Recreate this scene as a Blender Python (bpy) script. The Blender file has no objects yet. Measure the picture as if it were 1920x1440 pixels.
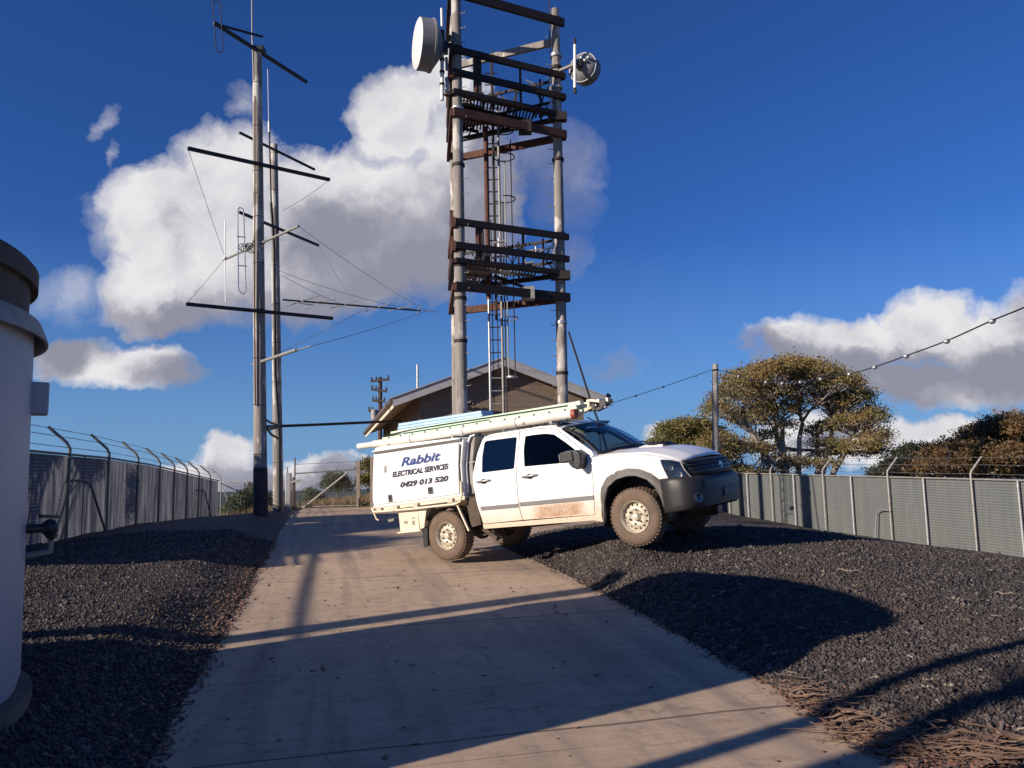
SKT=(.40,.82,1.62); SKSTR=.05; EXPO=.35; ELD=19.6; AZD=238; LEAFK=1.7
HZC=(2.9,5.6,9.6)
CL=[(.34,.35,.44),(.47,.47,.55),(.80,.79,.84),(1.0,.985,1.0)]; CSC=12.8
import bpy, math, random
import numpy as np
from mathutils import Vector, Matrix
from mathutils.geometry import delaunay_2d_cdt
random.seed(7); rng=np.random.default_rng(7)
SC=bpy.context.scene; COL=SC.collection
R=math.radians
# ------------------------------------------------------------------ camera
CAMZ=1.6; FPX=1480.0; PITCH=R(6.7); ROLL=R(-1.2)
cam=bpy.data.cameras.new('camera'); camo=bpy.data.objects.new('camera',cam); COL.objects.link(camo); SC.camera=camo
cam.sensor_width=36; cam.lens=FPX/1920*36; cam.clip_end=20000; cam.clip_start=.05
CM=Matrix.Rotation(math.pi/2+PITCH,3,'X') @ Matrix.Rotation(ROLL,3,'Z')
camo.matrix_world=Matrix.Translation((0,0,CAMZ)) @ CM.to_4x4()
def ray(u,v): return CM @ Vector(((u-960)/FPX,(720-v)/FPX,-1))
def P(u,v,Y):
    d=ray(u,v); return Vector((0,0,CAMZ))+d*(Y/d.y)
def PZ(u,v,z):
    d=ray(u,v); return Vector((0,0,CAMZ))+d*((z-CAMZ)/d.z)
def V(*a): return Vector(a)
# ------------------------------------------------------------------ object helpers
def tag(o,label=None,cat=None,group=None,kind=None):
    if label: o['label']=label
    if cat: o['category']=cat
    if group: o['group']=group
    if kind: o['kind']=kind
    return o
def empty(name,loc,label=None,cat=None,group=None):
    o=bpy.data.objects.new(name,None); COL.objects.link(o); o.location=loc; o.empty_display_size=.2
    return tag(o,label,cat,group)
def sstep(a,b,x):
    t=np.clip((x-a)/(b-a),0,1); return t*t*(3-2*t)
class MB:
    def __init__(s): s.v=[]; s.f=[]
    def add(s,vs,fs):
        b=len(s.v); s.v.extend([tuple(p) for p in vs]); s.f.extend([tuple(i+b for i in f) for f in fs]); return s
    def box(s,c,sz,m=None):
        hx,hy,hz=[a/2 for a in sz]; vs=[Vector((x,y,z)) for x in(-hx,hx) for y in(-hy,hy) for z in(-hz,hz)]
        if m is not None: vs=[m@p for p in vs]
        c=Vector(c); vs=[p+c for p in vs]
        return s.add(vs,[(0,1,3,2),(4,6,7,5),(0,4,5,1),(2,3,7,6),(0,2,6,4),(1,5,7,3)])
    def bar(s,p,q,w,h,up=(0,0,1),ext=0):
        p=Vector(p);q=Vector(q);d=(q-p); L=d.length; d.normalize(); up=Vector(up)
        if abs(d.dot(up))>.98: up=Vector((0,1,0))
        sd=d.cross(up).normalized(); u=sd.cross(d)
        p=p-d*ext;q=q+d*ext
        vs=[a+sd*(x*w/2)+u*(y*h/2) for a in(p,q) for x in(-1,1) for y in(-1,1)]
        return s.add(vs,[(0,1,3,2),(4,6,7,5),(0,4,5,1),(2,3,7,6),(0,2,6,4),(1,5,7,3)])
    def tube(s,pts,r,n=8,cap=True):
        pts=[Vector(p) for p in pts]; N=len(pts)
        rs=r if isinstance(r,(list,tuple)) else [r]*N
        up=None; vs=[];fs=[]
        for i,p in enumerate(pts):
            d=(pts[min(i+1,N-1)]-pts[max(i-1,0)]).normalized()
            if up is None: up=Vector((0,0,1)) if abs(d.z)<.9 else Vector((1,0,0))
            sd=d.cross(up)
            if sd.length<1e-4: sd=d.cross(Vector((0,1,.3)))
            sd.normalize(); up=sd.cross(d)
            for k in range(n):
                a=2*math.pi*k/n; vs.append(p+(sd*math.cos(a)+up*math.sin(a))*rs[i])
        for i in range(N-1):
            for k in range(n):
                a=i*n+k;b=i*n+(k+1)%n; fs.append((a,b,b+n,a+n))
        if cap: fs.append(tuple(range(n-1,-1,-1))); fs.append(tuple(range((N-1)*n,N*n)))
        return s.add(vs,fs)
    def lathe(s,c,ax,prof,n=32,closed=False):
        # prof list of (axial,radius)
        ax=Vector(ax).normalized(); u=ax.orthogonal().normalized()
        if abs(ax.z)>.9: u=Vector((1,0,0)); u=(u-ax*u.dot(ax)).normalized()
        w=ax.cross(u); c=Vector(c); vs=[];fs=[];m=len(prof)
        for k in range(n):
            a=2*math.pi*k/n; e=u*math.cos(a)+w*math.sin(a)
            for (t,r) in prof: vs.append(c+ax*t+e*r)
        for k in range(n):
            k2=(k+1)%n
            for j in range(m if closed else m-1):
                j2=(j+1)%m; fs.append((k*m+j,k2*m+j,k2*m+j2,k*m+j2))
        return s.add(vs,fs)
    def prism(s,out,vec):
        out=[Vector(p) for p in out]; vec=Vector(vec); n=len(out)
        vs=out+[p+vec for p in out]
        fs=[tuple(range(n-1,-1,-1)),tuple(range(n,2*n))]+[(i,(i+1)%n,n+(i+1)%n,n+i) for i in range(n)]
        return s.add(vs,fs)
    def quad(s,*p): return s.add(p,[tuple(range(len(p)))])
    def grid(s,G,closed=False):
        m=len(G[0]); vs=[p for r in G for p in r]; fs=[]
        for i in range(len(G)-1):
            for j in range(m-1): fs.append((i*m+j,i*m+j+1,(i+1)*m+j+1,(i+1)*m+j))
        return s.add(vs,fs)
    def sphere(s,c,r,nu=12,nv=8,sc=(1,1,1)):
        G=[]
        for i in range(nv+1):
            t=math.pi*i/nv
            G.append([Vector(c)+Vector((r*sc[0]*math.sin(t)*math.cos(2*math.pi*j/nu),r*sc[1]*math.sin(t)*math.sin(2*math.pi*j/nu),r*sc[2]*math.cos(t))) for j in range(nu+1)])
        return s.grid(G)
    def build(s,name,m,parent=None,world=True,smooth=None,bevel=0,seg=2,fix=True):
        me=bpy.data.meshes.new(name); me.from_pydata([tuple(p) for p in s.v],[],s.f); me.update()
        if fix:
            import bmesh
            bm=bmesh.new(); bm.from_mesh(me); bmesh.ops.recalc_face_normals(bm,faces=bm.faces); bm.to_mesh(me); bm.free()
        o=bpy.data.objects.new(name,me); COL.objects.link(o); me.materials.append(m)
        if parent is not None:
            o.parent=parent
            if world:
                p=parent; off=Vector((0,0,0))
                while p is not None: off+=p.location; p=p.parent
                o.location=-off
        if smooth is not None:
            me.polygons.foreach_set('use_smooth',[True]*len(me.polygons)); me.set_sharp_from_angle(angle=R(smooth))
        if bevel:
            b=o.modifiers.new('bevel','BEVEL'); b.width=bevel; b.segments=seg; b.limit_method='ANGLE'; b.angle_limit=R(40)
            b.harden_normals=False
        return o
def fastmesh(name,verts,faces,m,parent=None,smooth=False):
    """verts Nx3, faces Mx(3|4) numpy"""
    me=bpy.data.meshes.new(name); nv=len(verts); nf,k=faces.shape
    me.vertices.add(nv); me.vertices.foreach_set('co',np.ascontiguousarray(verts,dtype=np.float32).ravel())
    me.loops.add(nf*k); me.loops.foreach_set('vertex_index',np.ascontiguousarray(faces,dtype=np.int32).ravel())
    me.polygons.add(nf); me.polygons.foreach_set('loop_start',np.arange(0,nf*k,k,dtype=np.int32))
    me.update(calc_edges=True); me.validate()
    if smooth: me.polygons.foreach_set('use_smooth',[True]*nf)
    o=bpy.data.objects.new(name,me); COL.objects.link(o); me.materials.append(m)
    if parent is not None: o.parent=parent; o.location=-parent.location
    return o
# ------------------------------------------------------------------ material helpers
class NT:
    def __init__(s,nt): s.nt=nt
    def n(s,t,ins=None,**kw):
        nd=s.nt.nodes.new(t)
        for k,v in kw.items(): setattr(nd,k,v)
        if ins:
            for k,v in ins.items():
                i=nd.inputs[k]
                if hasattr(v,'is_output') : s.nt.links.new(v,i)
                elif hasattr(v,'outputs'): s.nt.links.new(v.outputs[0],i)
                else: i.default_value=v
        return nd
    def math(s,op,a,b=None,c=None,clamp=False):
        ins={0:a}
        if b is not None: ins[1]=b
        if c is not None: ins[2]=c
        return s.n('ShaderNodeMath',ins,operation=op,use_clamp=clamp).outputs[0]
    def mix(s,f,a,b,bt='MIX'):
        nd=s.n('ShaderNodeMix',None,data_type='RGBA',blend_type=bt)
        for idx,v in ((0,f),(6,a),(7,b)):
            i=nd.inputs[idx]
            if hasattr(v,'is_output'): s.nt.links.new(v,i)
            elif isinstance(v,(int,float)): i.default_value=v if idx==0 else (v,v,v,1)
            else: i.default_value=tuple(v)+((1,) if len(v)==3 else ())
        return nd.outputs[2]
    def ramp(s,f,stops):
        nd=s.nt.nodes.new('ShaderNodeValToRGB'); cr=nd.color_ramp
        while len(cr.elements)<len(stops): cr.elements.new(.5)
        for e,(p,c) in zip(cr.elements,stops):
            e.position=p; e.color=(c,c,c,1) if isinstance(c,(int,float)) else tuple(c)+(1,)
        s.nt.links.new(f,nd.inputs[0]); return nd.outputs[0]
    def noise(s,vec,scale,detail=4,rough=.55,out=0,**kw):
        return s.n('ShaderNodeTexNoise',{'Vector':vec,'Scale':scale,'Detail':detail,'Roughness':rough},**kw).outputs[out]
    def coords(s,scale=(1,1,1),kind='Object',rot=(0,0,0)):
        tc=s.n('ShaderNodeTexCoord'); m=s.n('ShaderNodeMapping',{'Vector':tc.outputs[kind],'Scale':scale,'Rotation':rot}); return m.outputs[0]
def newmat(name):
    m=bpy.data.materials.new(name); m.use_nodes=True; nt=m.node_tree
    b=nt.nodes['Principled BSDF']; return m,NT(nt),b
def link(h,a,b): h.nt.links.new(a,b)
def bump(h,b,height,strength=.3,dist=.01):
    bp=h.n('ShaderNodeBump',{'Height':height,'Strength':strength,'Distance':dist}); link(h,bp.outputs[0],b.inputs['Normal'])
def simple(name,c1,c2=None,scale=6,rough=.6,metal=0,bstr=0,bscale=40,bdist=.004,stretch=(1,1,1),spec=.5,coat=0,lo=.35,hi=.65,rvar=0):
    m,h,b=newmat(name)
    if c2 is None: c2=tuple(x*.85 for x in c1)
    co=h.coords(stretch)
    nz=h.noise(co,scale,5,.6)
    link(h,h.mix(h.ramp(nz,[(lo,0.),(hi,1.)]),c1,c2),b.inputs['Base Color'])
    b.inputs['Roughness'].default_value=rough; b.inputs['Metallic'].default_value=metal
    b.inputs['Specular IOR Level'].default_value=spec
    if coat: b.inputs['Coat Weight'].default_value=coat; b.inputs['Coat Roughness'].default_value=.03
    if rvar: link(h,h.math('MULTIPLY_ADD',nz,rvar,rough-rvar/2,True),b.inputs['Roughness'])
    if bstr: bump(h,b,h.noise(co,bscale,4,.6),bstr,bdist)
    return m
M={}
M['steel_dark']=simple('weathered_dark_steel',(.011,.008,.008),(.030,.016,.013),7,.72,.0,.35,60)
M['steel_rust']=simple('rusty_steel',(.13,.05,.03),(.045,.022,.017),9,.85,0,.4,60)
M['galv']=simple('galvanised_steel',(.50,.50,.50),(.34,.34,.35),14,.42,.55,.1,80)
M['galv_dull']=simple('dull_galvanised',(.34,.33,.30),(.24,.22,.20),10,.6,.3,.1,80)
M['black']=simple('black_cable',(.012,.012,.013),(.02,.02,.02),8,.55)
M['black_plastic']=simple('black_plastic',(.02,.02,.022),(.028,.028,.03),20,.42,0,.15,220,.001)
M['white_gloss']=simple('white_fibreglass',(.78,.77,.74),(.70,.69,.66),5,.35)
M['dish']=simple('dish_white',(.70,.67,.66),(.62,.6,.6),3,.5)
M['dish_side']=simple('dish_shroud_grey',(.22,.22,.23),(.17,.17,.18),5,.5)
M['alu']=simple('aluminium',(.62,.63,.64),(.5,.51,.52),12,.35,.8)
M['barb']=simple('barbed_wire_steel',(.22,.21,.2),(.12,.11,.1),30,.55,.4)
M['pvc']=simple('white_pvc',(.80,.77,.70),(.70,.66,.57),3,.35,0,.05,20)
M['redcap']=simple('red_cap',(.33,.06,.035),(.22,.045,.03),12,.5)
M['bluebox']=simple('pale_blue_plank',(.36,.55,.72),(.46,.64,.80),4,.5,0,.2,30)
M['ladder']=simple('pale_green_fibreglass',(.50,.70,.50),(.62,.74,.58),5,.45)
M['cream']=simple('dusty_cream_paint',(.72,.60,.42),(.80,.70,.55),6,.5,0,.1,60)
M['gutter']=simple('brown_gutter',(.10,.065,.05),(.14,.09,.065),6,.5)
M['fascia']=simple('pale_grey_fascia',(.42,.41,.42),(.36,.35,.36),3,.5,0,.1,40)
M['soffit']=simple('timber_soffit',(.30,.20,.125),(.24,.155,.10),5,.7,0,.15,40,stretch=(1,6,1))
M['silver']=simple('silver_badge',(.6,.6,.6),(.5,.5,.5),9,.25,.9)
M['underbody']=simple('dusty_underbody',(.05,.035,.028),(.10,.07,.05),7,.85,0,.3,60)
M['seat']=simple('dark_seat_cloth',(.02,.02,.024),(.03,.03,.033),30,.9)
M['wood_post']=simple('grey_timber_post',(.30,.24,.20),(.18,.15,.13),7,.85,0,.4,40,stretch=(3,3,.3))
M['dark_timber']=simple('dark_timber',(.05,.035,.03),(.09,.06,.05),9,.85,0,.4,40)
def wood_pole(name,c1,c2,c3):
    m,h,b=newmat(name)
    co=h.coords((5,5,.35)); a=h.noise(co,3,6,.65)
    c=h.mix(h.ramp(a,[(.3,0.),(.7,1.)]),c1,c2)
    co2=h.coords((1.3,1.3,.5)); p=h.noise(co2,2.2,3,.5)
    c=h.mix(h.ramp(p,[(.56,0.),(.62,1.)]),c,c3)
    co3=h.coords((22,22,.5)); k=h.noise(co3,2,3,.6)
    c=h.mix(h.ramp(k,[(.60,0.),(.68,.75)]),c,(.05,.04,.035))
    link(h,c,b.inputs['Base Color']); b.inputs['Roughness'].default_value=.85
    bump(h,b,h.math('ADD',a,k),.5,.02)
    return m
M['pole']=wood_pole('weathered_pole_timber',(.30,.275,.25),(.21,.19,.175),(.38,.355,.33))
M['pole_pale']=wood_pole('pale_peeling_pole_timber',(.30,.27,.245),(.20,.18,.165),(.50,.47,.44))
# concrete drive --------------------------------------------------
def concrete():
    m,h,b=newmat('driveway_concrete')
    tc=h.n('ShaderNodeTexCoord'); ob=tc.outputs['Object']
    rot=h.n('ShaderNodeMapping',{'Vector':ob,'Rotation':(0,0,R(-13.3))},vector_type='POINT').outputs[0]
    big=h.noise(ob,.9,5,.6); mid=h.noise(ob,7,6,.7)
    fine=h.noise(ob,90,4,.7)
    st=h.n('ShaderNodeMapping',{'Vector':rot,'Scale':(.8,14,1)}).outputs[0]; streak=h.noise(st,3,5,.65)
    c=h.mix(h.ramp(big,[(.3,0.),(.7,1.)]),(.60,.44,.295),(.47,.345,.235))
    c=h.mix(h.ramp(streak,[(.35,0.),(.75,.55)]),c,(.33,.23,.16))
    c=h.mix(h.ramp(mid,[(.52,0.),(.74,.8)]),c,(.20,.15,.115))
    c=h.mix(h.ramp(h.noise(ob,.35,6,.75),[(.50,0.),(.66,.45)]),c,(.22,.165,.125))
    lon=h.n('ShaderNodeMapping',{'Vector':rot,'Scale':(5,.25,1)}).outputs[0]
    c=h.mix(h.ramp(h.noise(lon,1.0,3,.5),[(.48,0.),(.70,.55)]),c,(.21,.165,.135))
    # spots
    vo=h.n('ShaderNodeTexVoronoi',{'Vector':ob,'Scale':3.1}); 
    c=h.mix(h.ramp(vo.outputs['Distance'],[(.035,.8),(.06,0.)]),c,(.08,.06,.05))
    c=h.mix(h.ramp(fine,[(.3,.35),(.5,0.)]),c,(.2,.16,.13))
    # joints
    sep=h.n('ShaderNodeSeparateXYZ',{0:rot}); y=sep.outputs[1]
    wob=h.math('MULTIPLY_ADD',h.noise(ob,1.5,2,.5),.05,y)
    fr=h.math('FRACT',h.math('DIVIDE',wob,3.05)); d=h.math('ABSOLUTE',h.math('SUBTRACT',fr,.5))
    jm=h.ramp(d,[(.0018,1.),(.0050,0.)])
    fr2=h.math('FRACT',h.math('DIVIDE',h.math('ADD',wob,.3),.61)); d2=h.math('ABSOLUTE',h.math('SUBTRACT',fr2,.5))
    sm=h.math('MULTIPLY',h.ramp(d2,[(.004,.55),(.016,0.)]),h.ramp(h.noise(ob,1.1,2,.5),[(.45,0.),(.6,1.)]))
    c=h.mix(h.math('MAXIMUM',jm,sm),c,(.07,.055,.045))
    ck=h.n('ShaderNodeTexVoronoi',{'Vector':h.n('ShaderNodeVectorMath',{0:ob,1:h.n('ShaderNodeTexNoise',{'Vector':ob,'Scale':2.5,'Detail':4.0}).outputs['Color']},operation='ADD').outputs[0],'Scale':.33},feature='DISTANCE_TO_EDGE')
    ckm=h.ramp(ck.outputs['Distance'],[(.0010,.6),(.0030,0.)]); c=h.mix(ckm,c,(.08,.06,.05))
    link(h,c,b.inputs['Base Color']); b.inputs['Roughness'].default_value=.88
    hh=h.math('ADD',h.math('MULTIPLY',fine,.5),h.math('ADD',h.math('MULTIPLY',streak,.8),h.math('MULTIPLY',jm,-2.5)))
    bump(h,b,hh,.55,.006)
    return m
M['concrete']=concrete()
def gravel(name,stone=False):
    m,h,b=newmat(name); tc=h.n('ShaderNodeTexCoord'); ob=tc.outputs['Object']
    vo=h.n('ShaderNodeTexVoronoi',{'Vector':ob,'Scale':28.0 if not stone else 22.0})
    sepc=h.n('ShaderNodeSeparateColor',{0:vo.outputs['Color']})
    g=h.ramp(sepc.outputs[0],[(0.,(.020,.018,.017)),(.45,(.055,.047,.044)),(.8,(.090,.077,.071)),(.97,(.135,.117,.105)),(1.,(.30,.26,.22))])
    big=h.noise(ob,.45,4,.6)
    g=h.mix(h.ramp(big,[(.45,0.),(.7,.45)]),g,(.095,.065,.052))
    # far ground: grass and scrub past the fences
    geo=h.n('ShaderNodeNewGeometry'); sp=h.n('ShaderNodeSeparateXYZ',{0:geo.outputs['Position']})
    sx=h.math('ADD',sp.outputs[0],h.math('MULTIPLY',sp.outputs[1],.235))
    off=h.math('MAXIMUM',h.math('SUBTRACT',sx,17.2),h.math('MAXIMUM',h.math('SUBTRACT',-5.8,sx),h.math('SUBTRACT',sp.outputs[1],39.5)))
    gm=h.ramp(h.math('MULTIPLY_ADD',off,.5,.5,True),[(.3,0.),(.8,1.)])
    grs=h.mix(h.ramp(h.noise(ob,.25,6,.7),[(.35,0.),(.65,1.)]),(.16,.105,.055),(.07,.075,.03))
    dist=h.math('GREATER_THAN',sp.outputs[1],300.0)
    grs=h.mix(dist,grs,(.055,.075,.06))
    g=h.mix(gm,g,grs)
    link(h,g,b.inputs['Base Color']); b.inputs['Roughness'].default_value=.75; b.inputs['Specular IOR Level'].default_value=.35
    if not stone:
        hh=h.math('ADD',h.math('MULTIPLY',vo.outputs['Distance'],-1.0),h.math('MULTIPLY',h.noise(ob,60,3,.6),.4))
        bump(h,b,hh,.9,.03)
    else: bump(h,b,h.noise(ob,120,3,.6),.5,.004)
    return m
M['gravel']=gravel('basalt_gravel'); M['stone']=gravel('basalt_stone',True)
def paint():
    m,h,b=newmat('white_body_paint_with_mud'); tc=h.n('ShaderNodeTexCoord'); ob=tc.outputs['Object']
    sp=h.n('ShaderNodeSeparateXYZ',{0:ob}); z=sp.outputs[2]; x=sp.outputs[0]
    nz=h.noise(ob,4,6,.7); fine=h.noise(ob,30,5,.75)
    zz=h.math('ADD',z,h.math('MULTIPLY',h.math('SUBTRACT',nz,.5),.16))
    thin=h.ramp(h.math('DIVIDE',zz,1.2),[(.33,.75),(.50,.38),(.62,.10),(.80,0.)])
    # caked mud patch low on the doors
    px=h.math('MULTIPLY',h.ramp(h.math('DIVIDE',x,3.0),[(.50,0.),(.56,1.),(.74,1.),(.80,0.)]),h.ramp(h.math('DIVIDE',zz,1.0),[(.44,0.),(.48,1.),(.60,1.),(.66,0.)]))
    cake=h.math('MULTIPLY',px,h.ramp(h.math('ADD',h.math('MULTIPLY',fine,.5),h.math('MULTIPLY',nz,.5)),[(.36,.25),(.56,1.)]))
    c=h.mix(thin,(.80,.795,.78),(.62,.43,.26))
    c=h.mix(cake,c,(.36,.21,.115))
    c=h.mix(h.math('MULTIPLY',h.ramp(fine,[(.5,0.),(.7,1.)]),thin),c,(.45,.29,.17))
    link(h,c,b.inputs['Base Color'])
    dirt=h.math('MAXIMUM',thin,cake)
    link(h,h.math('MULTIPLY_ADD',dirt,.55,.22,True),b.inputs['Roughness'])
    b.inputs['Coat Weight'].default_value=.3; b.inputs['Coat Roughness'].default_value=.06
    return m
M['paint']=paint()
M['canopy']=simple('white_canopy_paint',(.80,.80,.79),(.77,.77,.755),3,.32)
M['grey_side']=simple('grey_side_strip',(.17,.17,.175),(.20,.195,.19),8,.6)
M['flare']=simple('dusty_grey_plastic',(.085,.08,.078),(.13,.115,.10),6,.6,0,.1,150,.001)
M['bumper']=simple('dark_bumper_plastic',(.016,.016,.018),(.028,.026,.026),6,.5,0,.15,150,.001)
M['headboard']=simple('grey_headboard',(.30,.29,.27),(.22,.20,.18),5,.55,.1)
M['tyre']=simple('dusty_tyre_rubber',(.17,.115,.08),(.11,.078,.058),6,.9,0,.5,70,.004)
M['rim']=simple('dirty_cream_steel_rim',(.62,.57,.46),(.42,.36,.27),11,.45,.15,.1,60)
M['rimdark']=simple('dark_hub_recess',(.03,.026,.02),(.06,.05,.04),10,.7)
def glass(name,tint,dark,ior=1.5):
    m=bpy.data.materials.new(name); m.use_nodes=True; h=NT(m.node_tree); nt=m.node_tree
    for n in list(nt.nodes): 
        if n.type!='OUTPUT_MATERIAL': nt.nodes.remove(n)
    out=[n for n in nt.nodes if n.type=='OUTPUT_MATERIAL'][0]
    tr=h.n('ShaderNodeBsdfTransparent',{0:tint+(1,)}); gl=h.n('ShaderNodeBsdfGlossy',{0:(.95,.97,1,1),1:.015})
    fr=h.n('ShaderNodeFresnel',{0:ior}); f=h.math('MULTIPLY_ADD',fr.outputs[0],1.0,dark,True)
    # old dust and smears on the pane
    mx=h.n('ShaderNodeMixShader',{0:f,1:tr.outputs[0],2:gl.outputs[0]}); link(h,mx.outputs[0],out.inputs[0]); return m
M['glass']=glass('clear_vehicle_glass',(.62,.70,.72),.02)
M['glass_side']=glass('clear_side_glass',(.5,.52,.52),.0,1.22)
M['tint']=glass('dark_tinted_glass',(.03,.035,.045),.03)
M['headlamp']=simple('headlamp_lens',(.015,.022,.045),(.025,.035,.065),9,.08,.2,coat=1)
M['blueletter']=simple('blue_lettering',(.02,.05,.22),(.02,.05,.2),9,.4)
M['darkletter']=simple('dark_blue_lettering',(.02,.022,.06),(.02,.022,.05),9,.4)
M['tank']=simple('white_tank_paint',(.40,.42,.47),(.34,.36,.42),1.2,.5,0,.08,8,stretch=(1,1,.3))
M['tank_top']=simple('dark_tank_top',(.05,.042,.036),(.09,.075,.06),3,.8,0,.4,20,stretch=(1,1,.25))
M['tank_base']=simple('dark_concrete_plinth',(.13,.11,.095),(.08,.07,.06),5,.9,0,.4,30)
M['chain']=None
def screen(name,base,base2,trl):
    m,h,b=newmat(name); ob=h.coords(); nt=m.node_tree
    sc=h.coords((3,3,.25)); a=h.noise(sc,2.2,6,.7)
    c=h.mix(h.ramp(a,[(.35,0.),(.72,1.)]),base,base2)
    scr=h.coords((.5,.5,3.0)); s2=h.noise(scr,30,3,.8)
    c=h.mix(h.ramp(s2,[(.63,0.),(.72,.5)]),c,tuple(min(1,x*2.2) for x in base2))
    link(h,c,b.inputs['Base Color']); b.inputs['Roughness'].default_value=.55
    bump(h,b,a,.2,.01)
    if trl:
        t=h.n('ShaderNodeBsdfTranslucent',{0:(.11,.115,.14,1)})
        out=[n for n in nt.nodes if n.type=='OUTPUT_MATERIAL'][0]
        sc3=h.coords((2.5,2.5,.3)); w=h.ramp(h.noise(sc3,1.6,5,.7),[(.42,.12),(.66,.75)])  # upright streaks of light through the cloth are painted in by this mask
        mx=h.n('ShaderNodeMixShader',{0:w,1:b.outputs[0],2:t.outputs[0]}); link(h,mx.outputs[0],out.inputs[0])
    return m
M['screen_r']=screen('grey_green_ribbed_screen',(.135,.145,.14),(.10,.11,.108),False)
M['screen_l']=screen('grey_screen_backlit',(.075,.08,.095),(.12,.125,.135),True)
def blocks():
    m,h,b=newmat('brown_block_wall'); tc=h.n('ShaderNodeTexCoord'); ob=tc.outputs['Object']
    mp=h.n('ShaderNodeMapping',{'Vector':ob,'Rotation':(0,0,R(-13.3))}); sp=h.n('ShaderNodeSeparateXYZ',{0:mp.outputs[0]})
    cb=h.n('ShaderNodeCombineXYZ',{0:h.math('ADD',sp.outputs[0],sp.outputs[1]),1:sp.outputs[2]})
    br=h.n('ShaderNodeTexBrick',{'Vector':cb.outputs[0],'Color1':(.25,.185,.135,1),'Color2':(.21,.16,.12,1),'Mortar':(.15,.115,.09,1),'Scale':1.0,'Mortar Size':.008,'Brick Width':.4,'Row Height':.2})
    c=h.mix(h.math('MULTIPLY',h.noise(ob,2.5,5,.6),.6),br.outputs[0],(.14,.105,.08))
    link(h,c,b.inputs['Base Color']); b.inputs['Roughness'].default_value=.9
    bump(h,b,h.math('ADD',h.math('MULTIPLY',br.outputs['Fac'],-1.0),h.math('MULTIPLY',h.noise(ob,50,3,.6),.4)),.5,.01)
    return m
M['blocks']=blocks()
def leaf(name,c1,c2,c3):
    m,h,b=newmat(name); nt=m.node_tree; tc=h.n('ShaderNodeTexCoord'); ob=tc.outputs['Object']
    a=h.noise(ob,.8,3,.5); w=h.n('ShaderNodeTexWhiteNoise',{'Vector':h.n('ShaderNodeVectorMath',{0:ob,1:(.12,.12,.12)},operation='SNAP').outputs[0]})
    c=h.mix(h.ramp(a,[(.38,0.),(.62,1.)]),c1,c2); c=h.mix(h.math('MULTIPLY',w.outputs[0],.6),c,c3)
    link(h,c,b.inputs['Base Color']); b.inputs['Roughness'].default_value=.55
    t=h.n('ShaderNodeBsdfTranslucent',{0:c}); out=[n for n in nt.nodes if n.type=='OUTPUT_MATERIAL'][0]
    mx=h.n('ShaderNodeMixShader',{0:.22,1:b.outputs[0],2:t.outputs[0]}); link(h,mx.outputs[0],out.inputs[0])
    return m
M['leaf_gum']=leaf('rusty_gum_leaves',(.30,.19,.06),(.18,.165,.055),(.11,.09,.04))
M['leaf_olive']=leaf('olive_leaves',(.21,.17,.05),(.13,.125,.035),(.08,.075,.025))
M['leaf_brown']=leaf('russet_leaves',(.19,.105,.04),(.13,.09,.035),(.08,.055,.025))
M['leaf_dark']=leaf('dark_green_leaves',(.028,.035,.018),(.045,.05,.022),(.015,.018,.01))
M['leaf_green']=leaf('dusty_green_leaves',(.11,.125,.06),(.075,.10,.05),(.05,.065,.035))
M['bark_white']=simple('pale_gum_bark',(.52,.47,.43),(.32,.28,.26),3,.75,0,.3,20,stretch=(1,1,.4))
M['bark_dark']=simple('brown_bark',(.12,.09,.075),(.2,.16,.14),5,.85,0,.4,20)
M['litter']=simple('bark_litter',(.085,.05,.036),(.24,.155,.105),3,.8,0,.3,40)
M['stick']=simple('bleached_stick',(.32,.25,.19),(.2,.15,.11),10,.8)
M['leaf_litter']=simple('fallen_leaves',(.22,.11,.075),(.12,.065,.05),40,.8)
M['dry_grass']=simple('dry_grass',(.25,.16,.08),(.13,.10,.05),.6,.8)
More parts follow.
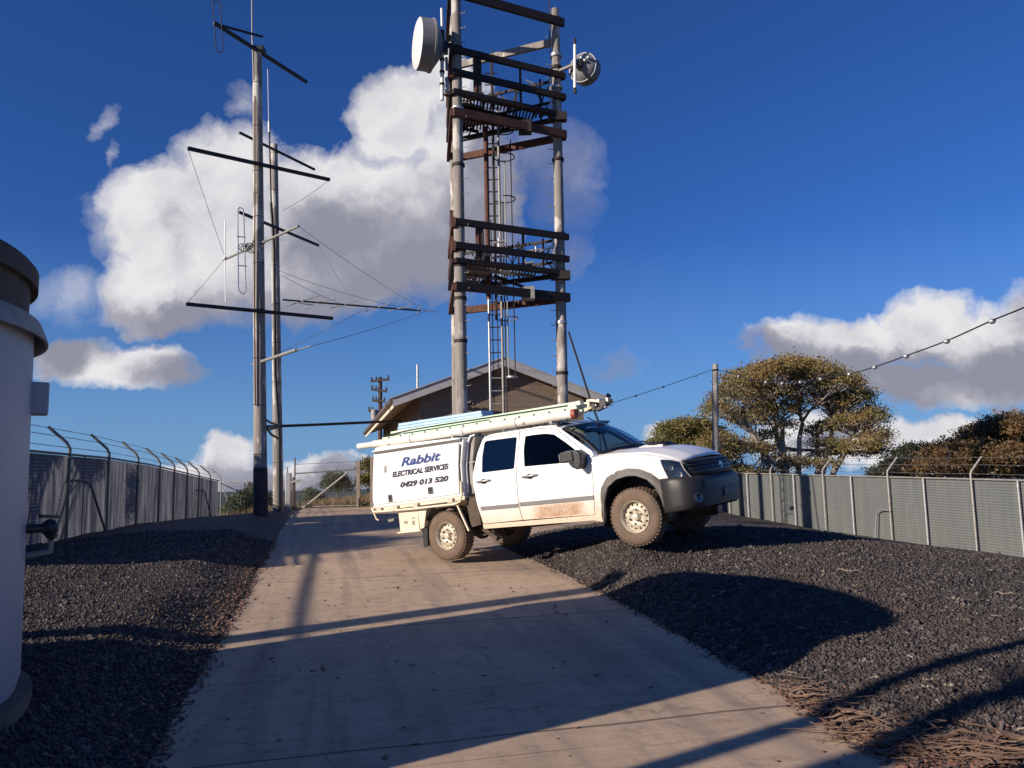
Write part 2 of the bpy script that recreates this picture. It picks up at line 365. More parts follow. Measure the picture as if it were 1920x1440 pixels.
# ================================================================== GROUND
DZY=np.array([-20,-10,0,8,14,18,21,24,28,38,60.]); DZZ=np.array([-.5,-.32,0,.256,.448,.565,.61,.61,.56,.30,.0])
def drivez(y): 
    y=np.asarray(y,float); return sum(np.interp(y+o,DZY,DZZ) for o in(-1.,-.5,0,.5,1.))/5
def dL(y): return -.9-.24*np.asarray(y,float)
def dR(y):
    y=np.asarray(y,float); a=2.45-.10*y-.0073*y*y; a=np.where(y<2.,2.25-.06*y+.0*y,a)
    return np.where(y>13.6,np.interp(y,[13.6,15.5,20,26,60],[-.26,.4,3.4,4.2,4.2]),a)
CT=np.array([(1.42,9.95,.69),(1.95,9.75,.56),(2.7,10.4,.64),(4.7,11.8,.63),(2.4,11.35,.80),(3.5,9,.55),(3,7,.32),(2.6,5,.26),(3.5,3,.2),(5,5,.24),(5,8,.29),(5.5,11,.48),(4.5,13.8,.55),(2,14.5,.58),(1.2,12.2,.52),
 (8,8,.05),(8,12,.12),(8,17,-.02),(6,17,.28),(10.8,23,-.45),(11.9,18.8,-.54),(9.67,27,-.28),(8.97,29.6,-.14),(8.3,32,.01),(13,14,-.62),(12.5,9,-.5),(14,23,-.8),(13,29,-.9),
 (4,20,.5),(0,27,.55),(5,27,.25),(6,22,.2),
 (-2.9,4.75,.43),(-4.2,3.95,.45),(-3.4,6.5,.40),(-4.0,8.5,.46),(-9.2,15,.465),(-10.3,19.7,.47),(-11.2,24,.42),(-14.4,38.8,-.1),(-6.67,21,.74),(-7.5,25.5,.60),(-5,11,.55),(-7,12,.66),(-7,16,.72),
 (-6.2,8,.62),(-2.6,2.6,.36),(-2.6,0,.2),(-5,0,.35),(-9,5,.6),(-12,14,.2),(-14,22,.0),(-9,-8,.2),(5,-8,0),(2.6,2,.16),(-8,45,.52),(5,45,.1),(-20,45,-1.2),(20,40,-2.2),(16,38,-1.6),(-9,38,.29),(-9,32,.45),(-25,20,-1.5),(25,15,-2),(20,30,-1.9),(28,0,-1.8),(-28,0,-.6),(0,-20,-.5),(20,-20,-1),(-20,-20,-.5)])
def tps_fit(c,reg=.05):
    X=c[:,:2];n=len(c); d=np.linalg.norm(X[:,None]-X[None],axis=2)
    K=np.where(d>0,d*d*np.log(np.maximum(d,1e-9)),0)+np.eye(n)*reg
    Pm=np.c_[np.ones(n),X]; A=np.block([[K,Pm],[Pm.T,np.zeros((3,3))]]); return np.linalg.solve(A,np.r_[c[:,2],0,0,0])
TW=tps_fit(CT)
def tps(x,y):
    sh=x.shape; x=x.ravel();y=y.ravel(); out=np.zeros(len(x))
    for i in range(len(CT)):
        d2=(x-CT[i,0])**2+(y-CT[i,1])**2; out+=TW[i]*.5*d2*np.log(np.maximum(d2,1e-12))
    out+=TW[-3]+TW[-2]*x+TW[-1]*y
    return out.reshape(sh)
def wob(x,y): return .05*np.sin(y*2.1)+.03*np.sin(y*5.3+1)+.02*np.sin(y*11.+2)
def gz(x,y,sheet=False):
    x=np.asarray(x,float);y=np.asarray(y,float)
    xc=np.clip(x,-45,45); yc=np.clip(y,-30,60)
    t=tps(xc,yc)
    t=t+.018*np.sin(x*1.7+y*.6)*np.sin(y*1.3-x*.4)+.010*np.sin(x*4.1+1)*np.sin(y*3.7)
    d=np.hypot(x,y-14); far=-1.2-(np.maximum(d-40,0))*.13; far=np.maximum(far,-95+14*np.sin(x*.0011+1)*np.sin(y*.0009+.5)+.0*x)
    w=sstep(36,62,d); t=t*(1-w)+far*w
    dd=np.maximum(dL(y)-x,x-dR(y))+wob(x,y)*.6
    dz=drivez(y); w2=sstep(0,.9,dd)
    r=dz*(1-w2)+t*w2+.015*sstep(-.02,.05,dd)
    if sheet: r=r-.07*sstep(.0,-.15,dd)
    inside=(y>-18)&(y<40)
    return np.where(inside,r,t)
def gz1(x,y): return float(gz(np.array([x]),np.array([y]))[0])
def G(x,y,dz=0): return Vector((x,y,gz1(x,y)+dz))
def geo(a,b,n): return np.sign(b)*np.geomspace(abs(a),abs(b),n)
xs=np.concatenate([geo(-60,-7000,26)[::-1],np.arange(-58,-14,1.),np.arange(-14,-8,.3),np.arange(-8,9,.09),np.arange(9,15,.3),np.arange(15,58,1.),geo(60,7000,26)])
ys=np.concatenate([geo(-20,-3000,12)[::-1],np.arange(-18,0,.6),np.arange(0,14,.09),np.arange(14,42,.25),np.arange(42,62,1.),geo(64,9000,34)])
X,Y=np.meshgrid(xs,ys,indexing='ij'); Z=gz(X,Y,True)
nx,ny=X.shape; idx=np.arange(nx*ny).reshape(nx,ny)
F=np.stack([idx[:-1,:-1],idx[1:,:-1],idx[1:,1:],idx[:-1,1:]],-1).reshape(-1,4)
o=fastmesh('ground',np.stack([X,Y,Z],-1).reshape(-1,3),F,M['gravel'],smooth=True); tag(o,kind='structure')
# driveway sheet
yy=np.arange(-12,39.5,.2); tt=np.linspace(0,1,14)
Yd=np.repeat(yy[:,None],14,1); Lw=dL(yy)-.02+.5*0; Rw=dR(yy)
Xd=Lw[:,None]*(1-tt)+Rw[:,None]*tt; Zd=drivez(Yd)+.004
idx=np.arange(Xd.size).reshape(Xd.shape); F=np.stack([idx[:-1,:-1],idx[:-1,1:],idx[1:,1:],idx[1:,:-1]],-1).reshape(-1,4)
o=fastmesh('driveway',np.stack([Xd,Yd,Zd],-1).reshape(-1,3),F,M['concrete'],smooth=True); tag(o,kind='structure')
# ------------------------------------------------------------------ loose stones
OCT=np.array([(1,0,0),(-1,0,0),(0,1,0),(0,-1,0),(0,0,1),(0,0,-1)],float)
OF=np.array([(0,2,4),(2,1,4),(1,3,4),(3,0,4),(2,0,5),(1,2,5),(3,1,5),(0,3,5)])
def scatter_oct(name,px,py,sz,m,flat=.7,lift=.3,elong=0):
    n=len(px); pz=gz(px,py)
    v=OCT[None]*rng.uniform(.6,1.25,(n,6,1)); v=v*np.stack([np.ones(n)*(1+elong*rng.random(n)),np.ones(n),np.full(n,flat)],-1)[:,None]
    # random rotation
    q=rng.normal(size=(n,4)); q/=np.linalg.norm(q,axis=1)[:,None]; w,x,y,z=q.T
    Rm=np.stack([1-2*(y*y+z*z),2*(x*y-z*w),2*(x*z+y*w),2*(x*y+z*w),1-2*(x*x+z*z),2*(y*z-x*w),2*(x*z-y*w),2*(y*z+x*w),1-2*(x*x+y*y)],-1).reshape(n,3,3)
    if flat<.5: # leaves lie nearly flat
        a=rng.uniform(0,6.28,n); c,s=np.cos(a),np.sin(a); Z0=np.zeros(n); O1=np.ones(n); t=rng.normal(0,.25,n)
        Rm=np.stack([c,-s,t,s,c,t,-t,-t,O1],-1).reshape(n,3,3)
    v=np.einsum('nij,nkj->nki',Rm,v)*sz[:,None,None]
    v[:,:,0]+=px[:,None];v[:,:,1]+=py[:,None];v[:,:,2]+=(pz+sz*lift)[:,None]
    f=(OF[None]+(np.arange(n)*6)[:,None,None]).reshape(-1,3)
    return fastmesh(name,v.reshape(-1,3),f,m)
def sample_banks(n,ymax,side,near=2.2):
    out=[]
    tot=0
    while tot<n:
        k=n*3; d=near*np.exp(rng.random(k)*math.log(ymax/near)); a=rng.uniform(-.72,.72,k)
        y=d; x=np.tan(a)*0+y*np.tan(a)
        dd=np.maximum(dL(y)-x,x-dR(y))
        ok=(dd>0)|((dd>-.09)&(rng.random(k)<.10))
        ok&=(x> -9.2-.225*(y-15)) & (x<11.3-.27*(y-21.))
        ok&=np.hypot(x+4.2,y-3.95)>1.56
        ok&= (x<0) if side<0 else (x>0)
        x=x[ok];y=y[ok]; out.append((x,y)); tot+=len(x)
    x=np.concatenate([a for a,b in out])[:n]; y=np.concatenate([b for a,b in out])[:n]; return x,y
x1,y1=sample_banks(150000,17,1); x2,y2=sample_banks(50000,15,-1)
px=np.r_[x1,x2];py=np.r_[y1,y2]
sz=rng.lognormal(math.log(.0092),.36,len(px))*np.interp(py,[2,8,17],[.95,1.15,1.7])
o=scatter_oct('gravel_stones',px,py,sz,M['stone']); tag(o,kind='stuff')
o['label']='loose dark basalt stones covering both banks'
# leaf litter strung along both concrete edges
n=2600; yl=rng.uniform(2.5,15,n); xl=dL(yl)-np.abs(rng.normal(0,.22,n))+.06
n2=900; yr_=rng.uniform(2.5,10,n2); xr_=dR(yr_)+np.abs(rng.normal(0,.12,n2))-.05
n3=160; y3=rng.uniform(3,13,n3); x3=dL(y3)+rng.uniform(0,1,n3)**2*3.5+.1
n4=500; x4=rng.uniform(-2.,2.2,n4); y4=rng.uniform(2.6,11,n4); ok4=(x4>dL(y4))&(x4<dR(y4)); x4=x4[ok4]; y4=y4[ok4]; keep=rng.random(len(x4))<.14; x4=x4[keep];y4=y4[keep]
cc=[PZ(1470+430*t_,1300+125*min(1,t_*1.5)+random.gauss(0,16),.16) for t_ in np.random.default_rng(4).random(1500)**.8]; x5=np.array([c_.x for c_ in cc]); y5=np.array([c_.y for c_ in cc])
lx=np.r_[xl,xr_,x3,x4,x5]; ly=np.r_[yl,yr_,y3,y4,y5]
o=scatter_oct('leaf_litter',lx,ly,rng.uniform(.006,.02,len(lx)),M['leaf_litter'],flat=.18,lift=.6,elong=1.5); tag(o,kind='stuff')
o['label']='dry leaves blown along the driveway edges'
# bark strips heaped near the right edge, foreground
mb=MB()
def strip(mb,c,a,L,w,curl):
    n=7; G_=[]
    for i in range(n):
        t=i/(n-1)-.5; x=c[0]+math.cos(a)*L*t-math.sin(a)*curl*t*t; y=c[1]+math.sin(a)*L*t+math.cos(a)*curl*t*t
        z=gz1(x,y)+c[2]+.006*math.sin(i*1.3+c[0]*9)
        row=[]
        for k in(-1,0,1): row.append((x-math.sin(a)*w*k*(1-abs(t)),y+math.cos(a)*w*k*(1-abs(t)),z+(.35*w if k==0 else 0)))
        G_.append(row)
    mb.grid(G_)
for i in range(190):
    if i<110:
        t=random.random(); c=(PZ(1560+330*t,1375+55*t+random.gauss(0,14),.16)); c=(c.x,c.y)
    elif i<165:
        t=random.random(); c=PZ(1480+160*t,1300+75*t+random.gauss(0,5),.16); c=(c.x,c.y)
    else: c=(random.uniform(2.2,3.2),random.uniform(3.4,4.2))
    strip(mb,(c[0],c[1],random.uniform(.01,.06)),random.choice([random.uniform(-.5,.6),random.uniform(-.6,.5)+2.6,random.uniform(0,3.1)]),random.uniform(.05,.38)*random.choice([1,1,1.6]),random.choice([.0015,.0025,.004,.007,.014]),random.uniform(-.3,.3))
o=mb.build('bark_litter',M['litter'],fix=False); tag(o,kind='stuff'); o['label']='heap of shed bark strips at the edge of the concrete'
sol=o.modifiers.new('s','SOLIDIFY'); sol.thickness=.002
def stick(pix,L,a,r,label,z=.3):
    c=pix; pts=[]
    for i in range(6):
        t=i/5-.5; x=c[0]+math.cos(a)*L*t; y=c[1]+math.sin(a)*L*t; pts.append((x,y,gz1(x,y)+r+.006+.01*math.sin(i*2.)))
    mb=MB(); mb.tube(pts,[r*.6,r,r*1.1,r*.9,r,r*.5],6)
    tip=Vector(pts[3]); mb.tube([tip,tip+V(math.cos(a+.7)*L*.25,math.sin(a+.7)*L*.25,.02)],[r*.6,r*.3],5)
    o=mb.build('stick',M['stick'],smooth=60); tag(o,label,'stick','sticks lying on the gravel')
def onground(u,v):
    z=.3
    for _ in range(12): p=PZ(u,v,z); z=gz1(p.x,p.y)
    return (p.x,p.y)
stick(onground(1592,1066),.26,-.15,.009,'pale straight stick lying mid gravel below the white posts')
stick(onground(1885,1115),.2,-.2,.008,'pale short stick at the far right of the gravel bank')
stick(onground(1345,1053),.2,.5,.009,'brown stick on the gravel just in front of the front wheel')
stick(onground(1658,1018),.3,-.5,.018,'light stick lying against the foot of the screened fence')
stick((2.45,4.22),.42,.9,.010,'dark forked stick poking out over the concrete edge')
stick((2.95,4.25),.75,-.05,.011,'long reddish stick lying across the bark heap')
# ------------------------------------------------------------------ water tank
TC=V(-4.19,3.86,0); TR=1.60; tb=.43
t=empty('water_tank',V(TC.x,TC.y,tb),'white round water tank with dark flared cap at left edge','water tank')
mb=MB(); mb.lathe((TC.x,TC.y,0),(0,0,1),[(tb-.5,0),(tb-.5,TR+.03),(tb+.05,TR+.03),(tb+.05,0)],96); mb.build('plinth',M['tank_base'],t,smooth=40)
mb=MB(); mb.lathe((TC.x,TC.y,0),(0,0,1),[(tb+.05,0),(tb+.05,TR-.05),(tb+.12,TR-.03),(2.56,TR-.045),(2.56,0)],96); mb.build('tank_wall',M['tank'],t,smooth=30)
mb=MB(); mb.lathe((TC.x,TC.y,0),(0,0,1),[(2.60,TR-.1),(2.55,TR-.01),(2.45,TR+.03),(2.435,TR+.03),(2.435,TR+.015),(2.53,TR-.02),(2.55,TR-.1)],96,True); mb.build('flared_skirt',M['galv_dull'],t,smooth=30)
mb=MB(); mb.lathe((TC.x,TC.y,0),(0,0,1),[(2.55,0),(2.55,TR-.08),(2.76,TR-.075),(2.76,TR-.035),(2.86,TR-.035),(2.89,TR-.06),(2.92,0)],96); mb.build('cap_ring',M['tank_top'],t,smooth=30)
a0=math.atan2(.522,.853)
def tpt(da,r,z): return V(TC.x+r*math.cos(a0+da),TC.y+r*math.sin(a0+da),z)
mb=MB(); c=tpt(-.0,TR-.005,2.12); mb.box(c,(.10,.16,.19),Matrix.Rotation(a0,3,'Z')); mb.build('junction_box',M['tank'],t,bevel=.01)
mb=MB(); c=tpt(-.04,TR+.05,1.33); mb.tube([tpt(-.04,TR-.08,1.36),tpt(-.04,TR+.05,1.36),tpt(-.02,TR+.10,1.30)],.028,8)
mb.sphere(tpt(-.03,TR+.08,1.36),.05); mb.bar(tpt(-.06,TR+.03,1.43),tpt(-.0,TR+.12,1.42),.02,.02); mb.build('outlet_valve',M['black_plastic'],t,smooth=50)
mb=MB(); mb.tube([tpt(-.02,TR+.09,1.33),tpt(-.02,TR+.09,1.22),tpt(-.02,TR-.06,1.2)],.018,8); mb.build('outlet_pipe',M['galv_dull'],t,smooth=50)
# ------------------------------------------------------------------ fences
def fencepanel(pts_top,base_fn,ribs=True):
    G_=[]; n=26
    for (x,y,zt) in pts_top:
        zb=base_fn(x,y)-.06; row=[]
        for k in range(n*2+1):
            z=zb+(zt-zb)*k/(2*n); off=.006*(1 if k%2 else -1)
            row.append((x+off,y,z))
        G_.append(row)
    return MB().grid(G_)
# right
fr=empty('security_fence',V(10.75,23,gz1(10.75,23)),'grey screened fence with pale steel posts along the right side','fence')
def fx(y): return 10.75+.27*(23-y)
def ftop(y): return 1.37+.024*(y-23)
yy=np.arange(9,41.01,.5)
o=fencepanel([(fx(y)+.05,y,ftop(y)-.03) for y in yy],lambda x,y:gz1(x,y)).build('screen_panel',M['screen_r'],fr,fix=False)
mb=MB(); mb.tube([(fx(y),y,ftop(y)) for y in yy],.024,8); mb.build('top_rail',M['galv_dull'],fr,smooth=60)
pys=[25.7+2.83*k for k in range(-6,6)]
for i,y in enumerate(pys):
    x=fx(y); zt=ftop(y); zb=gz1(x,y)
    mb=MB(); mb.tube([(x-.05,y,zb-.2),(x-.05,y,zt+.12),(x-.03,y,zt+.19),(x+.28,y+.02,zt+.56)],.028,8); mb.build('post',M['galv_dull'],fr,smooth=60)
    y2=y+1.55; x2=fx(y2)
    mb=MB(); mb.tube([(x2-.04,y2,gz1(x2,y2)-.2),(x2-.04,y2,ftop(y2)+.0)],.03,8); mb.build('post',M['galv'],fr,smooth=60)
y=22.7
mb=MB(); mb.tube([(fx(y)-.10,y+.17,.42),(fx(y)-.2,y+.5,.42),(fx(y)-.25,y+.68,.34),(fx(y)-.32,y+.75,gz1(fx(y),y+.75))],.024,6); mb.build('brace_pipe',M['galv'],fr,smooth=60)
def barbs(mb,pts,r=.006,coil=0):
    mb.tube(pts,r,4)
    for a,b in zip(pts[:-1],pts[1:]):
        a=Vector(a);b=Vector(b); L=(b-a).length; k=int(L/.16)
        for j in range(k):
            p=a+(b-a)*((j+.5)/k); d=Vector((random.uniform(-1,1),random.uniform(-1,1),random.uniform(-1,1)))*.022
            mb.bar(p-d,p+d,.005,.005)
for (ox,oz) in ((.0,.14),(.14,.36),(.27,.54)):
    mb=MB(); barbs(mb,[(fx(y)+ox,y,ftop(y)+oz-.015*abs(math.sin((y-25.7)*math.pi/2.83))) for y in np.arange(9,41,.7)]); mb.build('barbed_wire',M['barb'],fr,fix=False)
# chain link lies as fine mesh wires over screen (coarse pitch)
# left
fl=empty('security_fence',V(-9.2,15,gz1(-9.2,15)),'shadowed screened fence with dark cranked posts behind the tank','fence')
def lx_(y): return -9.0-.225*(y-15)
def ltop(y): return float(np.interp(y,[10,15,19.7,24,39],[2.25,2.26,2.27,2.2,1.68]))
yy=np.arange(9,38.9,.5)
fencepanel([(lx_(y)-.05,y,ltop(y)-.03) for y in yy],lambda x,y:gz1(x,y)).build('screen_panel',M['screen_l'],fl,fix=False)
mb=MB(); mb.tube([(lx_(y),y,ltop(y)) for y in yy],.026,8); mb.build('top_rail',M['barb'],fl,smooth=60)
lp=[10.9,13.75,16.6,19.5,22.4,25.2,27.5,29.9,32.5,35.5,38.8]
for y in lp:
    x=lx_(y); zt=ltop(y); zb=gz1(x,y)
    mb=MB(); mb.tube([(x+.05,y,zb-.2),(x+.05,y,zt+.12),(x-.02,y,zt+.24),(x-.42,y,zt+.58)],.034 if y<38 else .025,8); mb.build('post',M['barb'] if y<38 else M['galv_dull'],fl,smooth=60)
for y in (17.6,33.2):
    x=lx_(y)+.1; mb=MB(); zb=gz1(x,y)
    mb.tube([(x,y-.9,zb+1.18),(x,y-.1,zb+1.18),(x+.05,y+.1,zb+1.1),(x+.1,y+.75,zb)],.028,6); mb.build('brace_pipe',M['barb'],fl,smooth=60)
    mb=MB(); mb.tube([(x-.05,y,zb),(x-.05,y,ltop(y))],.014,6); mb.build('brace_rod',M['barb'],fl,smooth=60)
for (ox,oz) in ((.0,.14),(-.2,.38),(-.4,.56)):
    mb=MB(); barbs(mb,[(lx_(y)+ox,y,ltop(y)+oz) for y in np.arange(9,38.9,.7)]); mb.build('barbed_wire',M['barb'],fl,fix=False)
# back fence: rail from the corner post past the masts to the gate
def chain(name,a,b,h0,h1,parent,pitch=.16,r=.0035):
    a=Vector(a);b=Vector(b);L=(b-a).length; n=int(L/pitch)+1; mb=MB(); H=h1-h0; m=int(H/pitch)
    d=(b-a)/n
    for i in range(-m,n+1):
        for sg in (0,1):
            # diagonal wires clipped to the rectangle
            s0,t0=(i,0); s1,t1=(i+m,m)
            if s1<0 or s0>n: continue
            u0=max(0,-s0); u1=m-max(0,s1-n)
            if u1<=u0: continue
            if sg==0: p=a+d*(s0+u0)+V(0,0,h0+u0*pitch); q=a+d*(s0+u1)+V(0,0,h0+u1*pitch)
            else: p=a+d*(s0+u0)+V(0,0,h0+(m-u0)*pitch); q=a+d*(s0+u1)+V(0,0,h0+(m-u1)*pitch)
            mb.tube([p,q],r,3,False)
    return mb.build(name,M['galv_dull'],parent,fix=False)
cx,cy=lx_(38.8),38.8
g0=P(552,951,38); g1=P(672,946,38)
bf=empty('chainlink_fence',V(cx,cy,gz1(cx,cy)),'see-through chain link fence between the left fence corner and the gate','fence')
chain('chain_mesh',(cx,cy,0),(g0.x,38.,0),-.05,1.62,bf,.14,.004)
mb=MB(); mb.tube([(cx,cy,1.62),(g0.x,38.,1.66)],.028,6); mb.build('top_rail',M['barb'],bf,smooth=60)
mb=MB(); mb.tube([(cx,cy,1.6),(cx+2.,cy-.3,.7),(cx+3.,cy-.4,.35)],.022,6); mb.build('sagging_cable',M['black'],bf,smooth=60)
mb=MB(); mb.tube([(cx+.1,cy,1.5),(cx+.7,cy-.1,gz1(cx+.7,cy))],.02,6); mb.build('stay_pipe',M['galv'],bf,smooth=60)
for x in (cx+2.9,g0.x-.45):
    mb=MB(); mb.tube([(x,38.3,gz1(x,38.3)-.2),(x,38.3,2.3)],.04,8); mb.build('post',M['galv'],bf,smooth=60)
rn=np.random.default_rng(3); n=9000; gx=rn.uniform(-17,3,n); gy=rn.uniform(39.8,50,n); gzv=gz(gx,gy); hh=rn.uniform(.12,.5,n); an=rn.uniform(0,6.28,n); ww=.02
vv=np.stack([np.stack([gx-ww*np.cos(an),gy-ww*np.sin(an),gzv-.03],-1),np.stack([gx+ww*np.cos(an),gy+ww*np.sin(an),gzv-.03],-1),np.stack([gx+rn.normal(0,.12,n),gy+rn.normal(0,.12,n),gzv+hh],-1)],1).reshape(-1,3)
o=fastmesh('dry_grass',vv,np.arange(3*n).reshape(-1,3),M['dry_grass']); tag(o,kind='stuff'); o['label']='dry brown grass on the slope beyond the gate'
# gate
gt=empty('gate',V(g0.x,38,gz1(g0.x,38)),'wire mesh gate with a diagonal brace at the end of the driveway','gate')
zb=gz1(-8,38)+.08; z1=zb+1.62
def gbar(n,a,b,r=.03,m='galv_dull'):
    mb=MB(); mb.tube([a,b],r,8); return mb.build(n,M[m],gt,smooth=60)
gbar('gate_post',(g0.x,38,zb-.3),(g0.x,38,P(552,858,38).z),.04,'barb')
mb=MB(); mb.box((g1.x,38,zb+.95),(.17,.17,2.3)); mb.build('gate_post',M['wood_post'],gt,bevel=.01)['label']='thick timber gate post'
pm0=P(552,888,38); pm1=P(672,880,38)
gbar('gate_rail',(g0.x,38,pm0.z),(g1.x,38,pm1.z),.03,'barb'); gbar('gate_rail',(g0.x,38,zb),(g1.x,38,zb+.02),.026)
gbar('diagonal_brace',P(563,957,37.9),P(652,886,37.9),.05,'galv_dull')
gbar('gate_rail',(g0.x,38,P(552,871,38).z),(g1.x,38,P(672,865,38).z),.012,'barb')
chain('chain_mesh',(g0.x,38,0),(g1.x,38,0),zb,P(552,871,38).z,gt,.12,.0035)
# posts and small equipment beyond the second mast
e=empty('meter_cabinet',G(P(545,950,36).x,36),'pale narrow meter cabinet on a post beside the gate','meter cabinet')
c=P(541,905,36); zg=gz1(c.x,36)
mb=MB(); mb.box((c.x,36,zg+.85),(.24,.2,1.7)); mb.build('cabinet',M['galv'],e,bevel=.02)
mb=MB(); mb.box((c.x+.27,35.9,zg+.75),(.12,.12,1.5)); mb.build('timber_stub',M['dark_timber'],e,bevel=.01)
mb=MB(); mb.bar((c.x+.15,35.85,zg+1.28),(c.x+.55,35.85,zg+1.36),.1,.12); mb.build('camera_arm',M['galv_dull'],e,bevel=.01)
fp=empty('fence_post',G(P(697,940,36).x,36),'thick timber post just behind the tail of the utility truck','post')
mb=MB(); c=P(699,900,36); mb.box((c.x,36,(c.z+gz1(c.x,36))/2+.3),(.2,.2,2.6)); mb.build('post_shaft',M['wood_post'],fp,bevel=.01)
# ================================================================== HUT
ha=V(.973,.2309,0); hb=V(-.2309,.973,0); E0=V(-3.95,26,0)
def H(s,b,z): return E0+ha*s+hb*b+V(0,0,z)
hut=empty('equipment_hut',V(E0.x,E0.y,.5),'brown block equipment hut with a pale gable roof behind the tower','hut')
W_=7.6; LN=19
zE=4.28; zP=5.68
def roofz(s): return zP-(zP-zE)*abs(s-3.8)/3.8
def gab(b0,b1,dz0,dz1,name,m,s0=0,s1=W_,bev=0,**k):
    ss=[s0,3.8,s1]; out=[H(s,b0,roofz(s)+dz1) for s in ss]+[H(s,b0,roofz(s)+dz0) for s in ss[::-1]]
    mb=MB(); mb.prism(out,hb*(b1-b0)); return mb.build(name,m,hut,bevel=bev)
# roof sheeting with ribs
G_=[]
for i in range(61):
    b=-.04+(LN+.08)*i/60; G_.append([H(s,b,roofz(s)+.03) for s in np.linspace(-.06,W_+.06,77)])
mb=MB(); mb.grid(G_); o=mb.build('roof',M['fascia'],hut,fix=False); sl=o.modifiers.new('s','SOLIDIFY'); sl.thickness=.03
r_=o
gab(0,.05,-.30,.0,'barge_board',M['fascia'])
gab(.05,LN,-.20,-.17,'soffit',M['soffit'],.02,W_-.02)
mb=MB(); mb.box((0,0,0),(.001,.001,.001)); 
for s,nm in ((-.05,'gutter'),(W_+.05,'gutter')):
    mb=MB(); mb.prism([H(s-.06,0,zE-.02),H(s+.06,0,zE-.02),H(s+.06,0,zE-.15),H(s-.06,0,zE-.15)],hb*LN); mb.build(nm,M['gutter'],hut)
mb=MB(); mb.prism([H(.02,0.05,zE-.02),H(.05,.05,zE-.02),H(.05,.05,zE-.32),H(.02,.05,zE-.32)],hb*(LN-.1)); mb.build('fascia',M['cream'],hut)
# walls : pentagon prism
w0,w1,b0,b1=.95,6.75,.42,18.2
out=[H(w0,b0,-.2),H(w1,b0,-.2),H(w1,b0,roofz(w1)-.22),H(3.8,b0,roofz(3.8)-.22),H(w0,b0,roofz(w0)-.22)]
mb=MB(); mb.prism(out,hb*(b1-b0)); mb.build('wall',M['blocks'],hut)
mb=MB(); mb.prism([H(2.05,b0-.03,.6),H(2.95,b0-.03,.6),H(2.95,b0-.03,3.45),H(2.05,b0-.03,3.45)],hb*.03); mb.build('door',M['gutter'],hut)
mb=MB(); mb.prism([H(2.12,b0-.06,2.75),H(2.5,b0-.06,2.75),H(2.5,b0-.06,3.35),H(2.12,b0-.06,3.35)],hb*.03); mb.build('wall_panel',M['galv_dull'],hut)
mb=MB(); mb.prism([H(6.0,b0-.04,3.15),H(6.2,b0-.04,3.15),H(6.2,b0-.04,3.32),H(6.0,b0-.04,3.32)],hb*.04); mb.build('wall_sign',M['steel_rust'],hut)
for k in range(3):
    mb=MB(); b=4+k*4.5; mb.prism([H(w0-.03,b,1.7),H(w0-.03,b+1.4,1.7),H(w0-.03,b+1.4,2.9),H(w0-.03,b,2.9)],ha*.03); f=mb.build('window',M['fascia'],hut)
    mb=MB(); mb.prism([H(w0-.045,b+.08,1.78),H(w0-.045,b+1.32,1.78),H(w0-.045,b+1.32,2.82),H(w0-.045,b+.08,2.82)],ha*.014); mb.build('pane',M['tint'],f)
for s in (2.9,4.6): pass
# vent pipe at rear of the roof
c=P(783,715,33); mb=MB(); mb.tube([(c.x,33,c.z-.6),(c.x,33,P(783,684,33).z)],.055,10); o=mb.build('vent_pipe',M['galv'],hut,smooth=60)
# lamp at right corner
c=P(1141,742,27.3); mb=MB(); mb.box(c,(.16,.12,.12),Matrix.Rotation(.6,3,'Y')); mb.tube([c,c+V(-.05,0,-.3),c+V(.12,0,-.34)],.02,6); mb.build('floodlight',M['black_plastic'],hut)
mb=MB(); c=P(862,758,26.8); 
for k in range(5): mb.sphere(c+V(.12*k,random.uniform(-.05,.05),.04*(k%2)),.07,8,6)
mb.tube([c+V(-.1,0,0),c+V(.7,0,.05)],.03,6); mb.build('cable_bundle',M['black'],hut,smooth=50)
# ================================================================== UTILITY POLE BEHIND
c=P(712,770,60); u=empty('utility_pole',V(c.x,60,gz1(c.x,60)),'dark utility pole with stacked crossarms far behind the hut eave','utility pole')
mb=MB(); mb.tube([(c.x,60,gz1(c.x,60)-.5),(P(713,707,60).x,60,P(713,707,60).z)],[.2,.15],10); mb.build('pole',M['dark_timber'],u,smooth=50)
for (a,b) in (((695,715),(730,711)),((696,730),(726,734)),((698,751),(722,753)),((691,770),(714,774))):
    p=P(*a,59.8);q=P(*b,59.8); mb=MB(); mb.bar(p,q,.14,.17); ca=mb.build('crossarm',M['dark_timber'],u)
    for t in (.05,.3,.95):
        mb=MB(); r=p+(q-p)*t; mb.lathe(r+V(0,0,.08),(0,0,1),[(0,.0),(0,.05),(.1,.09),(.14,.04),(.22,.07),(.26,0)],8); mb.build('insulator',M['dark_timber'],ca)
c=P(702,775,59.6); mb=MB(); mb.lathe(c+V(0,0,-.5),(0,0,1),[(0,0),(0,.26),(.75,.26),(.8,.18),(.8,0)],14); mb.build('transformer',M['galv_dull'],u,smooth=40)
